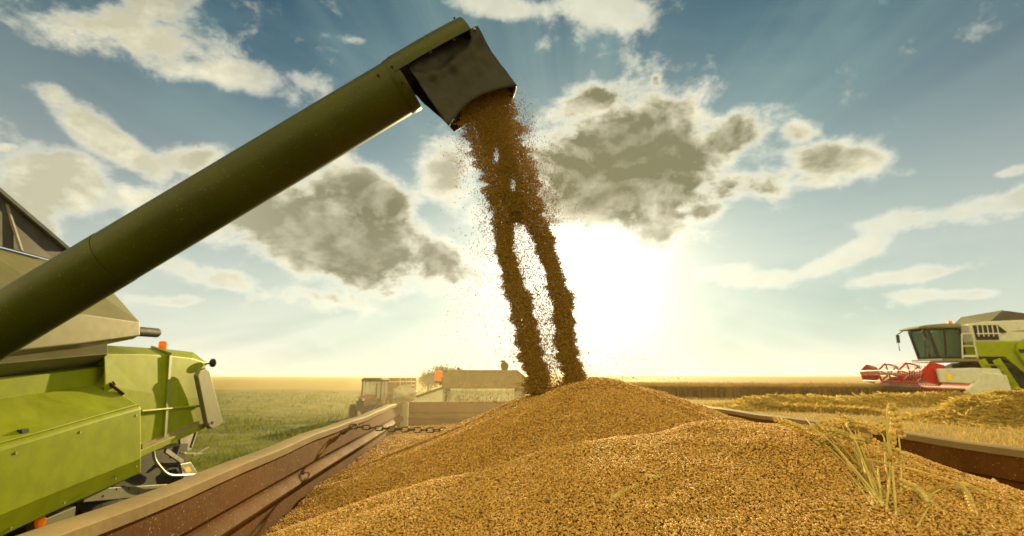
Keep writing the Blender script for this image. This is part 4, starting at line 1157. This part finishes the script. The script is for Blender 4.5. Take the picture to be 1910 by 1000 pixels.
    for y in (-.95, .95):
        for k in range(6):
            a, b = hexa[k], hexa[(k + 1) % 6]
            rl.bar(rc + Vector((a[0] * RA, y, a[1] * RA)), rc + Vector((b[0] * RA, y, b[1] * RA)), .07); rl.bar(rc + Vector((0, y, 0)), rc + Vector((a[0] * RA, y, a[1] * RA)), .06)
    for y, rr in ((-2.9, 1.0), (2.8, 1.0)):
        rl.prism([rc + Vector((a[0] * RA * rr, y, a[1] * RA * rr)) for a in hexa], (0, .05, 0))
    reel = rl.build("reel", "red", o)
    bt = MB()
    for k, a in enumerate(hexa):
        bt.tube([rc + Vector((a[0] * RA, -2.88, a[1] * RA)), rc + Vector((a[0] * RA, 2.82, a[1] * RA))], .022, 6)
        for q in range(30):
            y = -2.8 + q * .192; pt = rc + Vector((a[0] * RA, y, a[1] * RA)); bt.bar(pt, pt + Vector((.05, 0, -.24)), .012)
    bt.build("tine_bar", "metal", reel)
    B(MB().bar((-.2, 1.2, 1.1), (2.2, 2.6, 1.5), .08, .1), "reel_arm", "red")
far_combine()

# ------------------------------------------------------------------ tractors
def tractor(name, label, loc, rz, scale, paint, roof, pale=False, beacon_side=0):
    o = thing(name, label, "tractor", loc, rz); o.scale = (scale,) * 3      # local +x is forwards
    def B(mb, n, m, par=o, **k): return mb.build(n, m, par, **k)
    hoodo = MB(); hoodo.loft([[(x, y * w, z) for y, z in ((-.42, .85), (-.42, 1.45 - dz), (-.28, 1.62 - dz), (.28, 1.62 - dz), (.42, 1.45 - dz), (.42, .85))] for x, w, dz in ((.55, 1, 0), (1.6, .95, .05), (2.35, .85, .18))])
    hb = B(hoodo, "bonnet", paint, bevel=.03)
    g = MB(); g.box((2.37, 0, 1.15), (.04, .5, .45)); g.build("grille", "dark", hb)
    for y in (-.22, .22):
        g = MB(); g.disc((2.39, y, 1.32), (1, 0, 0), .08, .04, 14); g.build("headlight", "white", hb)
    ch = MB(); ch.box((.9, 0, .75), (3.0, .5, .4)); ch.box((-.5, 0, .85), (.9, .9, .5)); ch.bar((-.9, 0, .55), (-1.3, 0, .5), .1); B(ch, "chassis", "dark")
    cab = MB()
    for y in (-.72, .72):
        cab.bar((-.95, y, 1.15), (-.85, y, 2.5), .08); cab.bar((.55, y, 1.15), (.40, y, 2.5), .08); cab.bar((-.15, y, 1.2), (-.15, y, 2.5), .06)
    cab.box((-.2, 0, 1.12), (1.5, 1.4, .12))
    for x in (-.92, .5): cab.bar((x, -.72, 1.2), (x, .72, 1.2), .08)
    co = B(cab, "cab", "dark")
    for y in (-.73, .73):
        g = MB(); g.prism([(-.88, y, 1.3), (.5, y, 1.3), (.38, y, 2.46), (-.82, y, 2.46)], (0, .01, 0)); g.build("side_window", "glass_pale", co)
    g = MB(); g.prism([(.5, -.68, 1.3), (.5, .68, 1.3), (.4, .68, 2.46), (.4, -.68, 2.46)], (.01, 0, 0)); g.build("windscreen", "glass_pale", co)
    g = MB(); g.prism([(-.93, -.68, 1.3), (-.93, .68, 1.3), (-.85, .68, 2.46), (-.85, -.68, 2.46)], (-.01, 0, 0)); g.build("rear_window", "glass_pale", co)
    g = MB(); g.box((-.45, 0, 1.45), (.5, .5, .15)); g.box((-.68, 0, 1.8), (.14, .5, .65)); g.tube([(.3, 0, 1.2), (.15, 0, 1.75)], .03, 8); g.torus((.13, 0, 1.78), (.4, 0, 1), .18, .02, 18, 6); g.build("seat", "dark", co)
    rf = MB(); rf.loft([[(x, y * w, z) for y, z in ((-.78, 2.50), (-.80, 2.66), (-.62, 2.78), (.62, 2.78), (.80, 2.66), (.78, 2.50))] for x, w in ((-1.05, .96), (-.9, 1), (.45, 1), (.62, .94))])
    B(rf, "roof", roof, bevel=.02)
    for y in (-1, 1):
        for x, r, t, wd in ((-.55, .80, .22, .78), (1.85, .48, .14, .70)):
            m = MB(); m.torus((x, y * wd, r), (0, 1, 0), r - t, t, 30, 10, 1.1)
            for k in range(18):
                a = 2 * math.pi * k / 18
                m.bar((x + math.cos(a) * (r - .01), y * wd - .2, r + math.sin(a) * (r - .01)), (x + math.cos(a + .2) * (r - .01), y * wd + .2, r + math.sin(a + .2) * (r - .01)), .05, .06)
            wh = B(m, "wheel", "tyre"); h = MB(); h.disc((x, y * wd, r), (0, 1, 0), r - 1.9 * t, .2, 18); h.build("rim", "tank", wh)
        f = MB(); rows = []
        for k in range(9):
            a = math.radians(10 + 160 * k / 8); rows.append([(-.55 + math.cos(a) * q, yy, .80 + math.sin(a) * q) for q, yy in ((.84, y * .52), (.84, y * 1.02), (.88, y * 1.02), (.88, y * .52))])
        f.loft(rows); B(f, "fender", paint)
    e = MB(); e.tube([(.75, .46, 1.4), (.75, .50, 2.35)], .05, 10); B(e, "exhaust_pipe", "dark", smooth=True)
    return o, B
# towing tractor in front of the trailer
ty = 9.4
tx = .5 * (on(830, 700, Y=ty).x + on(972, 700, Y=ty).x)
tow, TBld = tractor("tractor", "towing tractor hitched before the trailer, orange beacon at its roof corner", (tx, ty, LOW), R(90), 1.0, "lime", "roof_tan")
tow.scale = (1, .84, 1.0)
z_roof = EYE + (on(900, 694, Y=ty).z - EYE) - LOW
for ch in tow.children:
    pass
def tl(px, py, dy=0.0):
    p = on(px, py, Y=ty - .95 + dy); return Vector((p.y - ty, -(p.x - tx) / .84, p.z - LOW))
b = MB(); p = tl(818, 711); b.tube([p, p + Vector((0, 0, .14)), p + Vector((0, 0, .165))], [.076, .068, .035], 16); TBld(b, "beacon", "orange", smooth=True)
b = MB(); b.tube([tl(819, 716), tl(828, 715), tl(836, 712)], .02, 8); b.disc(tl(818, 713), (0, 0, 1), .065, .03, 14); TBld(b, "beacon_bracket", "dark", smooth=True)
b = MB(); p = tl(941, 683, .2); b.disc(p, (-1, .15, 0), .078, .06, 20, .07); b.disc(p + Vector((.04, 0, 0)), (-1, .15, 0), .06, .08, 20, .04); b.bar(p + Vector((.03, 0, -.06)), p + Vector((.03, 0, -.16)), .04); b.box(p + Vector((0, .03, .075)), (.05, .09, .03)); TBld(b, "work_lamp", "dark", smooth=True)
b = MB(); p = tl(855, 689, .3); b.box(p, (.05, .05, .06)); TBld(b, "aerial_socket", "dark")
b = MB(); b.prism([tl(776, 742), tl(829, 723), tl(829, 752), tl(776, 760)], (.02, 0, 0)); ow = TBld(b, "open_window", "glass_pale")
b = MB(); b.bar(tl(774, 741), tl(830, 722), .04, .035); b.build("window_frame", "dark", ow)

# far tractor meeting us on the left, pulling its trailer
fd = 37.0
c = on(699, 702, Y=fd)
tractor("tractor", "small distant red tractor with dark tyres driving on the left meadow", (c.x, c.y, float(ground_z(c.x, c.y))), R(-102), .90, "dull_red", "dark")
ft = on(737, 702, Y=fd + 4.5)
t2 = thing("farm_trailer", "distant farm trailer with slatted red sides behind the small tractor", "trailer", (ft.x, ft.y, float(ground_z(ft.x, ft.y))), R(-100))
b = MB(); b.box((0, 0, 1.0), (4.0, 2.0, .14)); b.box((0, 0, .8), (3.8, .3, .2)); b.bar((2.0, 0, .85), (3.3, 0, .6), .1); b.build("chassis", "dark", t2)
b = MB()
for sy in (-1, 1):
    for k in range(5): b.box((0, sy, 1.18 + k * .30), (4.0, .05, .22))
for sx in (-2, 2):
    for k in range(5): b.box((sx, 0, 1.18 + k * .30), (.05, 2.0, .22))
b.build("slatted_side", "wall", t2)
b = MB()
for sx in (-2.04, -.7, .7, 2.04):
    for sy in (-1.04, 1.04): b.box((sx, sy, 1.75), (.08, .06, 1.55))
b.build("stake", "post", t2)
for sx in (-1.3, 1.3):
    for sy in (-.85, .85):
        m = MB(); m.torus((sx, sy, .42), (0, 1, 0), .30, .12, 24, 8); wh = m.build("wheel", "tyre", t2, True)
        h = MB(); h.disc((sx, sy, .42), (0, 1, 0), .2, .14, 16); h.build("rim", "tank", wh)

# ------------------------------------------------------------------ dust raised by the falling grain and by the far tractor
def dust(c, r, dens, label):
    m = bpy.data.materials.new("airborne_dust"); m.use_nodes = True; t = m.node_tree; t.nodes.remove(t.nodes["Principled BSDF"])
    p = t.nodes.new("ShaderNodeVolumePrincipled"); p.inputs["Color"].default_value = (1.0, .84, .55, 1); p.inputs["Density"].default_value = dens; p.inputs["Anisotropy"].default_value = .4
    t.links.new(p.outputs[0], t.nodes["Material Output"].inputs["Volume"])
    o = MB().ball((0, 0, 0), r, 24, 16).build("dust", m); o.location = c
    tag(o, label, "dust", kind="stuff")
dust((.05, 3.9, 2.30), (.95, 1.35, .42), .045, "golden grain dust drifting over the trailer's front end")
dust((-8.5, 38, .9), (8, 5, 2.6), .009, "pale field dust hanging round the distant tractor")

# ------------------------------------------------------------------ evening haze over the fields
HZ = 2700
hb = MB(); hb.box((0, 0, (6.4 - 1.6) / 2), (2 * HZ, 2 * HZ, 6.4 + 1.6))
hm = bpy.data.materials.new("evening_haze"); hm.use_nodes = True
t = hm.node_tree; t.nodes.remove(t.nodes["Principled BSDF"])
pv = t.nodes.new("ShaderNodeVolumePrincipled")
pv.inputs["Color"].default_value = (1.0, .93, .74, 1); pv.inputs["Density"].default_value = .00045; pv.inputs["Anisotropy"].default_value = .45
t.links.new(pv.outputs[0], t.nodes["Material Output"].inputs["Volume"])
M["haze"] = hm
tag(hb.build("haze", "haze"), "warm dusty evening air over the fields", "haze", kind="stuff")
